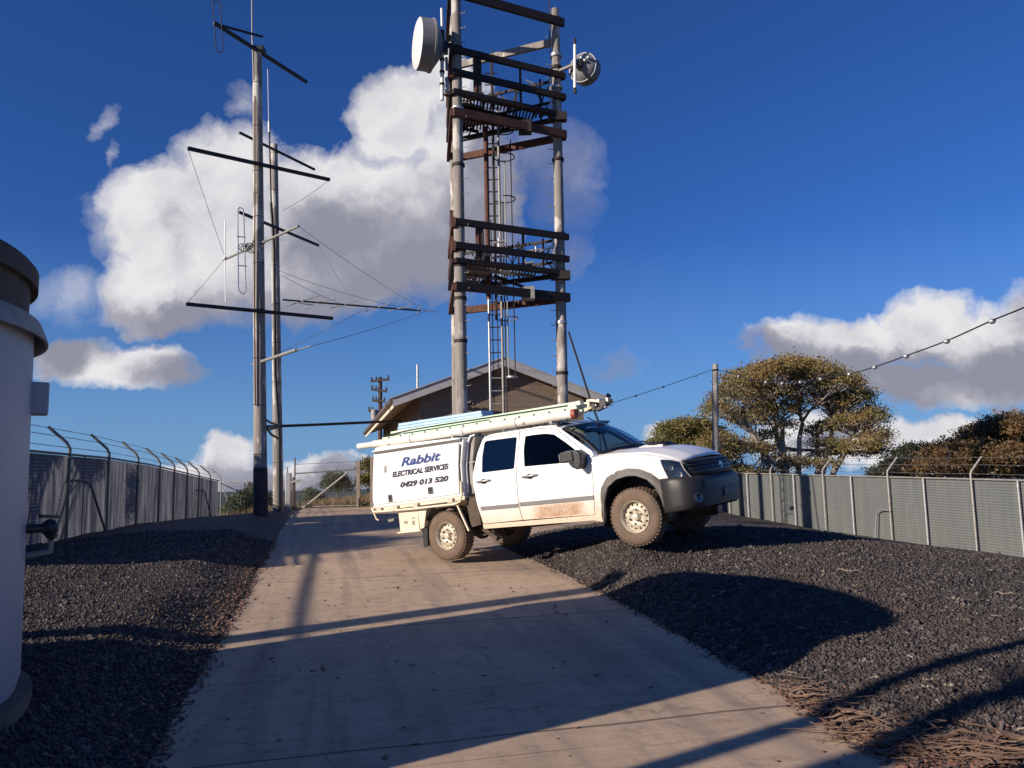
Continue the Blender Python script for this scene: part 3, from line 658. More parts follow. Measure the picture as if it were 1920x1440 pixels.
# short pole on the right with beaded line
PR2=30.0; pb=P(1342,850,PR2); ptp=P(1341,683,PR2)
u=empty('service_pole',V(pb.x,PR2,gz1(pb.x,PR2)),'short weathered service pole standing beside the tall gum tree','pole')
mb=MB(); mb.tube([(pb.x,PR2,gz1(pb.x,PR2)-.4),(pb.x,PR2,2.5),(ptp.x,PR2,ptp.z)],[.145,.13,.115],12); mb.build('pole',M['pole'],u,smooth=50)
mb=MB(); mb.lathe((ptp.x,PR2,ptp.z-.25),(0,0,1),[(0,.12),(0,.13),(.05,.13),(.05,.12)],12,True); mb.bar((ptp.x,PR2-.13,ptp.z-.22),(ptp.x-.18,PR2-.13,ptp.z-.24),.03,.03); mb.build('bracket',M['steel_dark'],u)
def beadline(nodes,label,beads,r=.012,br=.04):
    pts=[];n=6
    P3=[Vector(p) for p in nodes]
    for i in range(len(P3)-1):
        a=P3[max(i-1,0)];b=P3[i];c=P3[i+1];d=P3[min(i+2,len(P3)-1)]
        for k in range(n):
            t=k/n; pts.append(.5*((2*b)+(c-a)*t+(2*a-5*b+4*c-d)*t*t+(3*b-a-3*c+d)*t*t*t))
    pts.append(P3[-1])
    root=empty('service_cable',P3[0],label,'cable','sagging beaded cables')
    mb=MB(); mb.tube(pts,r,6); mb.build('cable',M['black'],root,smooth=60)
    for i in beads:
        mb=MB(); mb.sphere(P3[i]+V(0,0,-.01),br*(1 if PR2<99 else 1),10,7,(1.25,1,1)); mb.build('bead',M['galv'],root,smooth=60)
def lin(a,b,t): return a+(b-a)*t
cl=[(1143,757,27.4),(1192,742,28),(1244,725,28.7),(1305,704,29.5),(1336,693,29.95)]
beadline([P(u_,v_,y_) for u_,v_,y_ in cl],'thin beaded cable from the hut corner up to the short service pole',[1,2,3],.011,.04)
cr=[(1345,693,30),(1385,705,27.5),(1408,710,26),(1436,716,24.4),(1467,718,22.8),(1501,716,21.2),(1539,710,19.6),(1593,701,17.6),(1640,688,16.2),(1699,667,14.7),(1775,639,13.2),(1860,601,11.8),(1935,570,10.8),(2100,490,9.2)]
beadline([P(u_,v_,y_) for u_,v_,y_ in cr],'beaded cable running from the service pole over the gum tree to the right edge',list(range(1,12)),.012,.045)
# ================================================================== RADIO TOWER
tw=empty('radio_tower',V(.0,21.3,gz1(0,21.3)),'three legged timber pole radio tower with rusty steel platforms','radio tower')
LP=[V(-1.29,20,0),V(1.37,21.4,0),V(-1.6,22.7,0)]
def leg(b,top,rb,rt,lean):
    zb=gz1(b.x,b.y)-.4; n=14; mb=MB(); mb.tube([V(b.x+lean*(zb+(top-zb)*i/n-3.4)/11.,b.y,zb+(top-zb)*i/n) for i in range(n+1)],[rb+(rt-rb)*i/n for i in range(n+1)],18)
    return mb.build('pole',M['pole_pale'],tw,smooth=50)
leg(LP[0],15.6,.165,.125,-.01); leg(LP[1],P(1040,18,21.4).z,.16,.12,.095); leg(LP[2],15.6,.15,.115,0)
def LX(i,z):
    return V(LP[i].x+(0,.095*(z-3.4)/11.,0)[i],LP[i].y,z)
def zL(v): return P(861,v,20).z
def ringbeam(i,j,z,w=.10,h=.17,mat='steel_dark',off=.16,ext=.19,name='beam',dz1=0):
    a=LX(i,z);b=LX(j,z+dz1); d=(b-a).normalized(); n=V(d.y,-d.x,0); 
    cen=(LP[0]+LP[1]+LP[2])/3; 
    if (a-cen).dot(n)<0: n=-n
    if off<0: n=-n
    mb=MB(); mb.bar(a+n*abs(off),b+n*abs(off),w,h,ext=ext); return mb.build(name,M[mat],tw)
# top
ringbeam(0,1,zL(-6),h=.24); ringbeam(2,1,zL(22),h=.2,mat='pole_pale',ext=.05); ringbeam(0,2,zL(-30),h=.2)
for lev,(r1,r2,dk,rg) in enumerate(((100,142,178,216),(420,464,492,540))):
    z1_,z2_,zd,zr=zL(r1),zL(r2),zL(dk),zL(rg)
    ringbeam(0,1,z1_,h=.17); ringbeam(0,1,z2_,h=.17)
    ringbeam(0,1,zd,h=.12,w=.2,off=.12); ringbeam(0,1,zr,h=.22,mat='steel_rust' if lev==0 else 'steel_dark')
    ringbeam(1,2,zr,h=.2,mat='steel_rust'); ringbeam(0,2,zr,h=.2,mat='steel_rust')
    ringbeam(1,2,zd,h=.12,w=.12); ringbeam(0,2,zd,h=.12,w=.12)
    ringbeam(1,2,z1_,h=.07,w=.06); ringbeam(1,2,z2_,h=.07,w=.06)
    ringbeam(0,2,z1_,h=.26,mat='steel_rust'); ringbeam(0,2,z2_,h=.26,mat='steel_rust')
    # rail posts
    a=LX(0,z2_);b=LX(1,z2_); d=(b-a)
    for t,mt,w in ((.17,'steel_rust',.09),(.21,'steel_dark',.14),(.62,'steel_dark',.07),(.93,'galv',.06)):
        p=a+d*t; p.y-=.13; mb=MB(); mb.bar((p.x,p.y,zd-.02),(p.x,p.y,z1_+.1),w,w); mb.build('rail_post',M[mt],tw)
    c_=LX(2,z2_); 
    for (A,B,ts) in ((c_,b,(.3,.62,.85)),(a,c_,(.35,.8))):
        for t in ts:
            p=A+(B-A)*t; mb=MB(); mb.bar((p.x,p.y,zd-.02),(p.x,p.y,z1_+.05),.06,.06); mb.build('rail_post',M['steel_dark'],tw)
    # lattice brace on rear railings
    c2=LX(2,zd)
    for t in (.15,.45,.75):
        p=c_+(b-c_)*t; q=c_+(b-c_)*(t+.22); mb=MB(); mb.bar((p.x,p.y+.02,zd),(q.x,q.y+.02,z1_),.035,.035); mb.bar((q.x,q.y,zd),(p.x,p.y,z1_),.035,.035); mb.build('lattice_brace',M['steel_dark'],tw)
    # deck of open grating bars, trimmed to the triangle
    A,B,Cc=LX(0,zd+.1),LX(1,zd+.1),LX(2,zd+.1)
    mb=MB()
    for k in range(1,30):
        t=k/30
        p=A+(B-A)*t; 
        # line towards Cc-B edge parallel to A->C
        q=Cc+(B-Cc)*t
        if .36<t<.47: p=p+(q-p)*.0; q=p+(q-p)*.35
        mb.bar(p,q,.045,.03)
    for s in (.25,.5,.75):
        p=A+(Cc-A)*s;q=B+(Cc-B)*s; mb.bar(p-V(0,0,.06),q-V(0,0,.06),.06,.08)
    mb.build('deck_grating',M['steel_dark'] if lev==0 else M['galv_dull'],tw)
    bc=lambda a_,b_,c_: A*a_+B*b_+Cc*c_+V(0,0,.03)
    mb=MB(); mb.quad(bc(.78,0.02,.20),bc(.1,.03,.87),bc(.08,.30,.62),bc(.5,.28,.22))
    mb.build('deck_plate',M['galv_dull'],tw)
    # knee braces below
    for (f,t) in (((.12,zr),(.5,zd)),((.88,zr),(.55,zd))):
        p=LX(0,f[1])+(LX(1,f[1])-LX(0,f[1]))*f[0]; q=LX(0,t[1])+(LX(1,t[1])-LX(0,t[1]))*t[0]; q=q+(LX(2,t[1])-q)*.35
        mb=MB(); mb.bar(p,q,.06,.08); mb.build('knee_brace',M['steel_dark'],tw)
    # chunky bearer blocks at the right pole
    p=LX(1,zd-.08); mb=MB(); mb.box(p+V(-.0,-.14,0),(.52,.24,.24)); mb.build('bearer',M['steel_dark'],tw,bevel=.01)
    p=LX(0,zr)+(LX(1,zr)-LX(0,zr))*.66; mb=MB(); mb.box(p+V(0,-.05,.02),(.36,.3,.34)); mb.build('equipment_box',M['steel_dark'] if lev==0 else M['galv_dull'],tw,bevel=.01)
# vertical rusty planks at left side
for (u_,v0,v1,w) in ((847,395,500,.12),(852,60,170,.13),(849,170,245,.1)):
    mb=MB(); mb.bar(P(u_,v1,20.6),P(u_,v0,20.6),.1,w,up=(0,1,0)); mb.build('side_plank',M['steel_rust'],tw)
# pole bands and steps
for i,vs in ((0,(92,140,205,310,470,498,560,640)),(1,(105,128,165,255,300,440,510,605,700))):
    for v in vs:
        z=P(860 if i==0 else 1050,v,LP[i].y).z; c=LX(i,z); mb=MB(); mb.lathe(c-V(0,0,.04),(0,0,1),[(0,.15),(0,.17),(.08,.17),(.08,.15)],16,True); mb.build('pole_band',M['galv'] if v%2 else M['steel_dark'],tw,smooth=40)
mb=MB()
for k in range(26):
    z=3.5+.42*k; c=LX(0,z); mb.tube([c+V(.1,-.08,0),c+V(.24,-.12,0),c+V(.24,-.12,.04)],.011,5)
    c=LX(1,z+.1); mb.tube([c+V(-.1,-.05,0),c+V(-.27,-.08,0),c+V(-.27,-.08,.04)],.011,5)
mb.build('pole_step',M['galv_dull'],tw)['label']='row of bent climbing steps'
# ladder in the middle
YL=21.9
xl=P(917,600,YL).x; xr=P(941,600,YL).x; xm=P(964,600,YL).x; xq=P(952,600,YL).x
zb=gz1(0,YL); ztop=P(930,105,YL).z
def vt(name,x,z0,z1,r,m,y=YL): 
    mb=MB(); mb.tube([(x,y,z0),(x,y,z1)],r,8); return mb.build(name,M[m],tw,smooth=50)
vt('ladder_rail',xl,P(917,770,YL).z,P(917,560,YL).z,.036,'galv'); vt('ladder_rail',xl,P(917,560,YL).z,P(917,238,YL).z,.07,'steel_rust')
vt('ladder_rail',xr,zb,P(941,200,YL).z,.036,'galv_dull'); vt('ladder_rail',xl+.2,P(917,600,YL).z,ztop,.03,'steel_dark')
k=0; z=zb+.5
while z<ztop:
    mb=MB(); mb.tube([(xl,YL,z),(xr,YL,z)],.018,6); mb.build('ladder_rung',M['galv'] if z<5 else M['steel_dark'],tw); z+=.36
for x,z0,z1,r,m in ((xq,P(0,728,YL).z,P(0,330,YL).z,.018,'galv_dull'),(xm,P(0,728,YL).z,P(0,290,YL).z,.016,'steel_dark'),(xr-.12,P(0,725,YL).z,P(0,120,YL).z,.014,'steel_dark')):
    vt('cage_strap',x,z0,z1,r,m,YL-.3)
for v in (250,300,378,600,728):
    z=P(945,v,YL).z; mb=MB(); c=V((xr+xm)/2-.02,YL-.2,z)
    pts=[c+V(.3*math.cos(a),.3*math.sin(a),0) for a in np.linspace(math.pi*.05-1.9,math.pi*1.0-.5,14)]
    mb.tube([ (xr,YL,z)]+pts[::-1] if False else pts,.018 if v<700 else .02,6)
    mb.build('cage_hoop',M['steel_dark'] if v!=600 else M['galv'],tw,smooth=50)
c=V((xq+xm)/2,YL-.3,P(0,731,YL).z); mb=MB(); mb.lathe(c,(0,0,1),[(0,0),(0,.16),(.04,.16),(.05,0)],16); mb.build('cage_foot',M['galv'],tw,smooth=40)
vt('feeder_cable',xr+.09,zb,P(0,400,YL).z,.02,'black',YL-.07); vt('feeder_cable',xl+.1,3.6,P(0,430,YL).z,.014,'black',YL+.05)
# small antennas and insulators on lower platform
for (u_,v_,w) in ((905,480,.5),(938,482,.45),(935,455,.3),(1005,470,.7),(985,495,.5)):
    c=P(u_,v_,21.6); mb=MB(); mb.tube([c-V(w/2,0,.02),c+V(w/2,0,.05)],.035,8); mb.tube([c-V(0,0,.14),c+V(0,0,.12)],.03,8); mb.build('platform_fitting',M['galv'],tw,smooth=50)
mb=MB(); mb.tube([P(1000,478,20.9),P(1040,459,21.2)],.03,8); mb.build('platform_fitting',M['white_gloss'],tw,smooth=50)
mb=MB(); mb.tube([P(985,150,21.5),P(1012,160,21.5),P(1020,152,21.4)],.02,6); mb.build('platform_fitting',M['alu'],tw,smooth=50)
# whip on right pole
mb=MB(); c=P(1030,60,21.3); mb.tube([c-V(0,0,.5),P(1030,-30,21.3)],.014,6); o=mb.build('whip_antenna',M['steel_dark']); tag(o,'thin dark whip antenna at the top of the right tower pole','antenna')
# stay cable
mb=MB(); a=P(1066,622,21.3); b=V(2.95,21.6,gz1(2.95,21.6)); mb.tube([a,P(1088,690,21.35),P(1112,765,21.45),P(1126,800,21.5),b],.03,6); o=mb.build('stay_cable',M['black'],smooth=60); tag(o,'thick black stay dropping from the right tower pole behind the truck','cable')
# ------------------------------------------------------------------ dishes
dc=P(783,82,19.7); ax=V(-.945,-.326,0).normalized(); t=empty('drum_dish_antenna',dc,'large drum shaped microwave dish on the left side of the tower','dish antenna')
mb=MB(); mb.lathe(dc,ax,[(-.0,.0),(.03,.35),(.03,.6),(-.0,.655),(-.0,.6)],64); mb.build('radome',M['dish'],t,smooth=50)
mb=MB(); mb.lathe(dc,ax,[(-.01,.64),(0,.665),(-.34,.665),(-.345,.69),(-.39,.69),(-.39,.6)],64); mb.build('shroud',M['dish_side'],t,smooth=30)
mb=MB(); mb.lathe(dc,ax,[(-.385,.66),(-.46,.56),(-.56,.40),(-.66,.18),(-.70,.1)],48); mb.build('reflector_back',M['dish_side'],t,smooth=60)
mb=MB(); c=dc+ax*-.72; mb.box(c,(.2,.2,.3)); mb.bar(dc+ax*-.66,P(848,84,20.2),.1,.12); mb.build('mount',M['black_plastic'],t,bevel=.01)
mb=MB(); a=P(829,96,19.9);b=P(829,58,19.9); mb.tube([a,b],.07,10); mb.build('mount_pipe',M['black_plastic'],t,smooth=50)
mb=MB(); mb.tube([P(829,58,19.9),P(828,16,19.9)],.036,10); o=mb.build('rod_antenna',M['white_gloss'],smooth=50); tag(o,'short white rod antenna rising just right of the drum dish','antenna')
t=empty('panel_antenna',P(830,140,19.9),'white segmented tubular antenna hanging below the drum dish','antenna')
mb=MB(); mb.tube([P(829,98,19.9),P(829,188,19.9)],.05,10); mb.build('radome_tube',M['white_gloss'],t,smooth=50)
for v in (112,135,158):
    mb=MB(); c=P(829,v,19.9); mb.lathe(c,(0,0,1),[(-.03,.05),(-.03,.07),(.03,.07),(.03,.05)],12,True); mb.build('clamp',M['steel_dark'],t)
mb=MB(); mb.tube([P(837,108,20),P(838,132,20)],.04,8); mb.tube([P(838,146,20),P(841,172,20)],.06,8); mb.build('connector_box',M['galv'],t,smooth=50)
mb=MB(); 
for k in range(7):
    a=P(840+random.uniform(-6,6),160+k*4,20.1); mb.tube([a,a+V(random.uniform(-.15,.15),.1,random.uniform(-.15,.15)),a+V(.12,.1,-.1)],.018,5)
mb.build('cable_tangle',M['black'],t)
dc=P(1092,126,21.2); ax=V(.50,.85,.04).normalized(); t=empty('dish_antenna',dc,'round white dish seen from behind on the right tower pole','dish antenna')
mb=MB(); mb.lathe(dc,ax,[(-.20,0),(-.19,.14),(-.13,.28),(-.05,.37),(.0,.40),(.0,.425),(.03,.425),(.03,.405),(.30,.405),(.31,.42),(.33,.42),(.36,.2),(.36,0)],48); mb.build('reflector',M['dish_side'],t,smooth=40)
mb=MB(); mb.box(dc+ax*-.30+V(0,0,-.02),(.2,.16,.2)); mb.bar(dc+ax*-.3,LX(1,dc.z-.02),.07,.09); mb.build('mount',M['black_plastic'],t,bevel=.01)
mb=MB(); c=P(1078,125,20.8); mb.tube([P(1078,165,20.85),P(1078,84,20.85)],.045,10); mb.build('mount_pipe',M['white_gloss'],t,smooth=50)
mb=MB(); mb.tube([P(1078,84,20.85),P(1078,72,20.85)],.032,8); mb.tube([P(1078,165,20.85),P(1079,175,20.85)],.04,8); mb.build('pipe_end',M['steel_dark'],t,smooth=50)
mb=MB(); 
for k in range(4): mb.sphere(dc+ax*-.2+V(.1*k-.05,-.12,.08*(k%2)+.05),.055,8,6)
mb.build('feed_unit',M['alu'],t,smooth=50)
# ================================================================== MASTS
def mast(nm,base,top,rb,rt,label):
    t=empty('antenna_mast',base,label,'mast'); n=16; mb=MB()
    mb.tube([base-V(0,0,.4)]+[base+(top-base)*(i/n) for i in range(1,n+1)],[rb+(rt-rb)*i/n for i in range(n+1)],18); mb.build('pole',M['pole_pale'],t,smooth=50)
    d=(top-base).normalized()
    for k in range(int((top-base).length/1.3)):
        c=base+d*(1.6+1.3*k); 
        if c.z>top.z-.3: break
        r=rb+(rt-rb)*(c.z-base.z)/(top.z-base.z)
        mb=MB(); mb.lathe(c,(random.uniform(-.1,.1),random.uniform(-.1,.1),1),[(-.008,r),(-.008,r+.006),(.008,r+.006),(.008,r)],16,True); mb.build('wire_band',M['steel_dark'],t)
    return t
b1=P(489,962,21); b1.z=gz1(b1.x,21); m1=mast('antenna_mast',b1,P(482,92,21),.18,.125,'taller weathered pole mast nearest the left fence, base dark stained')
b2=P(522,960,25.5); b2.z=gz1(b2.x,25.5); m2=mast('antenna_mast',b2,P(514,271,25.5),.165,.115,'shorter pole mast standing behind and right of the taller one')
mb=MB(); 
d1=(P(482,92,21)-b1).normalized(); mb.tube([b1-d1*.1,b1+d1*1.25],[.188,.184],20); mb.build('stained_sleeve',M['dark_timber'],m1,smooth=50)
# upper dark strap and bracket
c=P(483,98,21); mb=MB(); mb.box(c+V(.06,-.02,.05),(.3,.3,.14)); mb.build('top_bracket',M['black_plastic'],m1,bevel=.02)
def cross(root,p0,p1,piv,Yp,r,name='crossarm',m='black'):
    z=P(*piv,Yp).z; a=PZ(*p0,z);b=PZ(*p1,z); mb=MB(); mb.bar(a,b,r*2,r*2); mb.build(name,M[m],root); return a,b
cross(m1,(402,43),(575,154),(484,98),21,.04); cross(m1,(415,48),(493,69),(478,66),20.4,.024)
A1=cross(m1,(352,278),(618,337),(487,307),20.8,.043); A2=cross(m1,(349,570),(624,597),(488,583),20.8,.043)
B1=cross(m2,(448,248),(590,318),(515,282),25.3,.034); B2=cross(m2,(447,397),(597,460),(520,428),25.3,.038)
z=P(487,456,21).z; C0=PZ(420,487,z); C1=PZ(560,424,z); mb=MB(); mb.tube([C0,C1],.035,8); mb.build('side_boom',M['galv_dull'],m1,smooth=50)
mb=MB()
for k in range(9):
    c=P(455+k*4.2,463+random.uniform(-6,5),20.9); mb.tube([c+V(.11*math.cos(a),.04*math.sin(a*2),.10*math.sin(a)) for a in np.linspace(0,5.6,9)],.014,5)
mb.build('coiled_cable',M['black'],m1,smooth=50)
z=P(487,679,21).z; D0=PZ(475,683,z);D1=PZ(556,656,z);D2=PZ(584,649,z); mb=MB(); mb.tube([D0,D1],.045,8); mb.build('lower_boom',M['galv_dull'],m1,smooth=50); mb=MB(); mb.tube([D1,D2],.02,8); mb.build('boom_tip',M['alu'],m1,smooth=50)
for v0,v1,rr,mm in ((130,222,.013,'white_gloss'),):
    t=empty('whip_antenna',P(504,250,24),'white whip antenna with a fat base between the two masts','antenna')
    mb=MB(); mb.tube([P(502,130,24),P(504,225,24)],rr,6); mb.build('whip',M['white_gloss'],t,smooth=60)
    mb=MB(); mb.tube([P(504,225,24),P(505,233,24),P(505,248,24)],[.025,.05,.04],8); mb.build('loading_coil',M['galv'],t,smooth=60)
    mb=MB(); mb.tube([P(505,248,24),P(509,400,24.8)],.025,6); mb.build('support_tube',M['steel_dark'],t,smooth=60)
mb=MB(); mb.tube([P(472,-40,20.8),P(473,75,20.8),P(474,85,20.8),P(476,150,20.8)],[.018,.02,.03,.02],6); o=mb.build('whip_antenna',M['galv_dull'],smooth=60); tag(o,'long thin whip antenna rising from the top of the tallest mast','antenna')
def loop(pix,Y,label,m='alu',r=.014,spreaders=()):
    pts=[P(u_,v_,Y) for u_,v_ in pix]; pts.append(pts[0]); root=empty('folded_dipole_antenna',pts[0],label,'antenna')
    mb=MB(); mb.tube(pts,r,6,False); mb.build('loop',M[m],root,smooth=60)
    for a,b in spreaders: mb=MB(); mb.tube([P(*a,Y),P(*b,Y)],.014,6); mb.build('spreader',M['steel_dark'],root)
loop([(399,3),(410,2),(413,6),(418,94),(415,99),(408,97),(405,92)],19.5,'tall narrow dark wire loop at the end of the topmost boom','black',.013)
loop([(446,392),(450,389),(456,392),(457,400),(461,545),(457,551),(451,549),(447,540)],20.4,'pale narrow wire loop hung left of the masts with two spreaders','alu',.016,[((444,443),(461,445)),((447,498),(463,499))])
mb=MB(); mb.tube([P(422,412,20.3),P(422,482,20.3),P(423,566,20.3)],.014,6); mb.sphere(P(422,484,20.3),.05,8,6); o=mb.build('rod_antenna',M['white_gloss'],smooth=60); tag(o,'thin white vertical rod at the far left end of the side boom','antenna')
# yagi
z=P(525,562,25.2).z; Y0=PZ(530,562,z); Y1=PZ(820,585,z); yg=empty('yagi_antenna',Y0,'long horizontal yagi antenna reaching right from the shorter mast','antenna')
mb=MB(); mb.tube([Y0,Y0+(Y1-Y0)*.88],.03,8); mb.build('boom',M['steel_dark'],yg,smooth=50); mb=MB(); mb.tube([Y0+(Y1-Y0)*.88,Y1],.015,6); mb.build('boom_tip',M['alu'],yg,smooth=50)
for a,b in (((532,576),(600,554)),((617,579),(671,564)),((679,586),(733,568)),((727,583),(770,573)),((780,590),(788,572)),((592,566),(616,563)),((562,569),(588,572))):
    mb=MB(); mb.tube([PZ(*a,z),PZ(*b,z)],.017,6); mb.build('element',M['alu'],yg,smooth=50)
for u_,v_ in ((567,563),(574,577),(626,559)): mb=MB(); mb.box(PZ(u_,v_,z),(.08,.08,.08)); mb.build('clamp',M['galv'],yg)
def wire(a,b,sag,label,r=.007,m='barb'):
    a=Vector(a);b=Vector(b); pts=[a+(b-a)*(i/10)-V(0,0,sag*4*(i/10)*(1-i/10)) for i in range(11)]
    mb=MB(); mb.tube(pts,r,4); o=mb.build('guy_wire',M[m]); tag(o,label,'wire','thin guy wires strung between the masts and booms')
wire(A1[0],C0+V(0,0,.15),.02,'thin wire from the left tip of the upper crossarm down to the side boom')
wire(A2[0],C0,.02,'thin wire from the left tip of the lower crossarm up to the side boom')
wire(A1[1],P(530,395,22.5),.05,'thin wire from the right tip of the upper crossarm back toward the shorter mast')
wire(C1,Y0+(Y1-Y0)*.93,.1,'long thin wire from the right tip of the side boom to the yagi tip')
wire(B2[1],PZ(664,567,z),.05,'thin wire from the lower rear crossarm down to the middle of the yagi')
wire(P(524,508,25.4),Y0+(Y1-Y0)*.9,.15,'thin sagging wire from mid mast to the yagi tip')
wire(P(526,515,25.4),PZ(640,570,z),.05,'short thin wire from mid mast to the near half of the yagi')
wire(D2,Y0+(Y1-Y0)*.92,.05,'thin wire climbing from the lower boom to the yagi tip')
wire(P(527,660,25.3),PZ(690,576,z),.03,'thin wire from the lower mast up to the middle of the yagi')
mb=MB(); mb.tube([P(478,180,20.75),P(478,380,20.8),P(477,560,20.8),P(479,760,20.8)],.018,5); mb.build('feeder_cable',M['steel_rust'],m1,smooth=50)
mb=MB(); mb.tube([P(508,380,25.2),P(514,470,25.2),P(516,700,25.2),P(524,820,25.2),P(524,960,25.2)],.05,6); mb.build('feeder_cable',M['black'],m2,smooth=50)
# cable run to hut
t=empty('cable_run',P(505,798,21.6),'thick black cable spanning level from the masts to the hut eave','cable')
mb=MB(); mb.tube([P(501,800,21.2),P(524,799,25),P(600,796,25.6),P(690,792,26.4),P(752,789,27.6)],.045,8); mb.build('cable',M['black'],t,smooth=60)
mb=MB(); mb.tube([P(500,788,21.2),P(508,793,22),P(526,798,25)],.03,6); mb.tube([P(500,803,21.2),P(509,815,22),P(524,823,25)],.035,6); mb.tube([P(500,806,21.2),P(528,801,25)],.03,6); mb.build('cable_loop',M['black'],t,smooth=60)
# ================================================================== OFF-FRAME POLE, CABLE (their shadows cross the drive)
SDX,SDY=math.sin(R(AZD)),math.cos(R(AZD)); _g=PZ(745,1151,.265); pax,pay=_g.x+SDX*9.3+.05,_g.y+SDY*9.3-.09
pa=empty('utility_pole',G(pax,pay),'stout short timber pole standing beyond the left edge behind the water tank','utility pole')
mb=MB(); mb.tube([G(pax,pay,-.3),V(pax,pay,4.75)],[.17,.16],16); mb.build('pole',M['pole'],pa,smooth=50)
def grd(u_,v_):
    z=.3
    for _ in range(14): p=PZ(u_,v_,z); z=gz1(p.x,p.y)
    return Vector((p.x,p.y,z))
SD=V(math.sin(R(AZD))*math.cos(R(ELD)),math.cos(R(AZD))*math.cos(R(ELD)),math.sin(R(ELD)))
def cast(u_,v_,z):
    g_=grd(u_,v_); return g_+SD*((z-g_.z)/SD.z)
mb=MB(); pts=[cast(545,1260,2.9)+V(.3,-1,.1),cast(558,1235,3.0),cast(561,1205,3.05),cast(563,1170,3.1),cast(570,1125,3.15),cast(581,1080,3.2),cast(591,1040,3.2),cast(592,1015,3.25),cast(582,988,3.4)]
CR=.033
mb.tube(pts,CR,8); o=mb.build('overhead_cable',M['black'],smooth=60); tag(o,'thick loose cable strung along outside the left fence','cable')
# ================================================================== TREES
def leaves_mesh(name,clumps,m,parent,ls=.12,wd=.45,per=22,spread=.16):
    vs=[]; clumps=[(c,r,int(n*LEAFK)) for c,r,n in clumps]; ls*=1.12
    for (c,r,n) in clumps:
        k=max(1,n//per)
        d=rng.normal(size=(k,3)); d/=np.linalg.norm(d,axis=1)[:,None]
        rad=rng.uniform(.55,1.02,k)**.6; low=d[:,2]<-.25; d[low,2]*=-.6
        cen=np.array(c)[None]+d*rad[:,None]*np.array(r)[None]
        p=np.repeat(cen,per,0)+rng.normal(size=(k*per,3))*spread*np.array([1.2,1.2,.75])
        N=len(p); a=rng.normal(size=(N,3)); a[:,2]-=.5; a/=np.linalg.norm(a,axis=1)[:,None]
        b=np.cross(a,rng.normal(size=(N,3))); b/=np.linalg.norm(b,axis=1)[:,None]
        L=ls*rng.uniform(.6,1.3,N)[:,None]; w=L*wd
        vs.append(np.stack([p-a*L*.5,p+b*w*.5,p+a*L*.5,p-b*w*.5],1))
    v=np.concatenate(vs).reshape(-1,3); f=np.arange(len(v)).reshape(-1,4)
    return fastmesh(name,v,f,m,parent)
def curve(a,b,bend,n=7):
    a=Vector(a);b=Vector(b); L=(b-a).length; off=Vector((random.uniform(-1,1),random.uniform(-1,1),random.uniform(-.2,.6)))*bend*L
    return [a+(b-a)*(i/n)+off*math.sin(math.pi*i/n)+Vector((random.uniform(-1,1),random.uniform(-1,1),random.uniform(-1,1)))*.012*L for i in range(n+1)]
def tree(nm,base,forks,clumps,leafm,barkm,label,cat,group=None,tr=.2,ls=.12,per=22,spread=.16,twigs=9,group_kw=None,extra=()):
    t=empty(nm,base,label,cat,group)
    mb=MB()
    for f in forks:
        mb.tube(curve(base,f,.05),[tr*(1-.5*i/7) for i in range(8)],9)
    mb.build('trunk',M[barkm],t,fix=False,smooth=60)
    mb=MB()
    for (c,r,n) in clumps:
        c=Vector(c); f=min(forks,key=lambda q:(Vector(q)-c).length+ (3 if Vector(q).z>c.z else 0))
        tgt=c-V(0,0,r[2]*.3); pts=curve(f,tgt,.10); rr=tr*.42
        mb.tube(pts,[rr*(1-.75*i/7) for i in range(8)],6)
        for k in range(twigs):
            i=random.randint(2,6); s=pts[i]; d=Vector((random.gauss(0,1),random.gauss(0,1),random.gauss(.35,.6))).normalized()
            e=c+Vector((d.x*r[0],d.y*r[1],d.z*r[2]))*random.uniform(.7,1.)
            q=curve(s,e,.10,5); r0=rr*(1-.75*i/7)*.55; mb.tube(q,[r0*(1-.8*j/5)+.008 for j in range(6)],4)
            for j in range(2):
                s2=q[random.randint(2,4)]; e2=s2+Vector((random.gauss(0,1),random.gauss(0,1),random.gauss(.5,.7)))*.35*max(r)*.6
                mb.tube(curve(s2,e2,.1,3),[r0*.35+.006,.012,.009,.006],3)
    mb.build('branches',M[barkm],t,fix=False,smooth=60)
    o=leaves_mesh('crown',clumps,M[leafm],t,ls,.45,per,spread)
    return t
YG=40; K=YG/1480
def clp(u_,v_,ru,rv,n,dy=0,ry=1.5): 
    Yc=YG+dy; k=Yc/1480; p=P(u_,v_,Yc); return (tuple(p),(ru*k,ry,rv*k),n)
cg=[]
for (u_,v_,ru,rv,n) in ((1400,722,42,18,1900),(1440,700,45,20,2300),(1485,692,48,22,2600),(1440,740,40,16,900),(1500,760,36,14,600),(1455,775,30,12,400),(1568,800,34,14,700),(1590,790,30,16,800),(1420,765,30,14,700),(1560,850,40,12,600),(1530,702,45,20,2300),(1568,722,35,22,1900),(1598,752,28,26,1800),(1625,790,20,32,1500),(1638,825,14,24,800),
    (1362,742,26,16,1000),(1346,772,18,26,900),(1378,708,20,12,500),(1412,735,36,14,900),(1480,735,45,12,800),(1540,745,35,12,600),(1405,785,32,20,1100),(1350,835,38,22,1300),(1400,845,42,18,1200),(1436,818,26,12,500),(1470,868,44,14,900),(1520,872,40,12,700),(1608,838,36,18,1500),(1632,850,22,12,500),(1530,806,22,10,350),(1468,797,22,9,300),(1545,832,26,10,500),(1445,890,50,10,700),(1560,760,24,10,250)):
    for dy in ((-2.2,1.6) if rv>15 else (0,)):
        cg.append(clp(u_+random.uniform(-5,5),v_,ru,rv,int(n*(.62 if rv>15 else 1)),dy+random.uniform(-.5,.5),1.7))
bz=gz1(15,40)
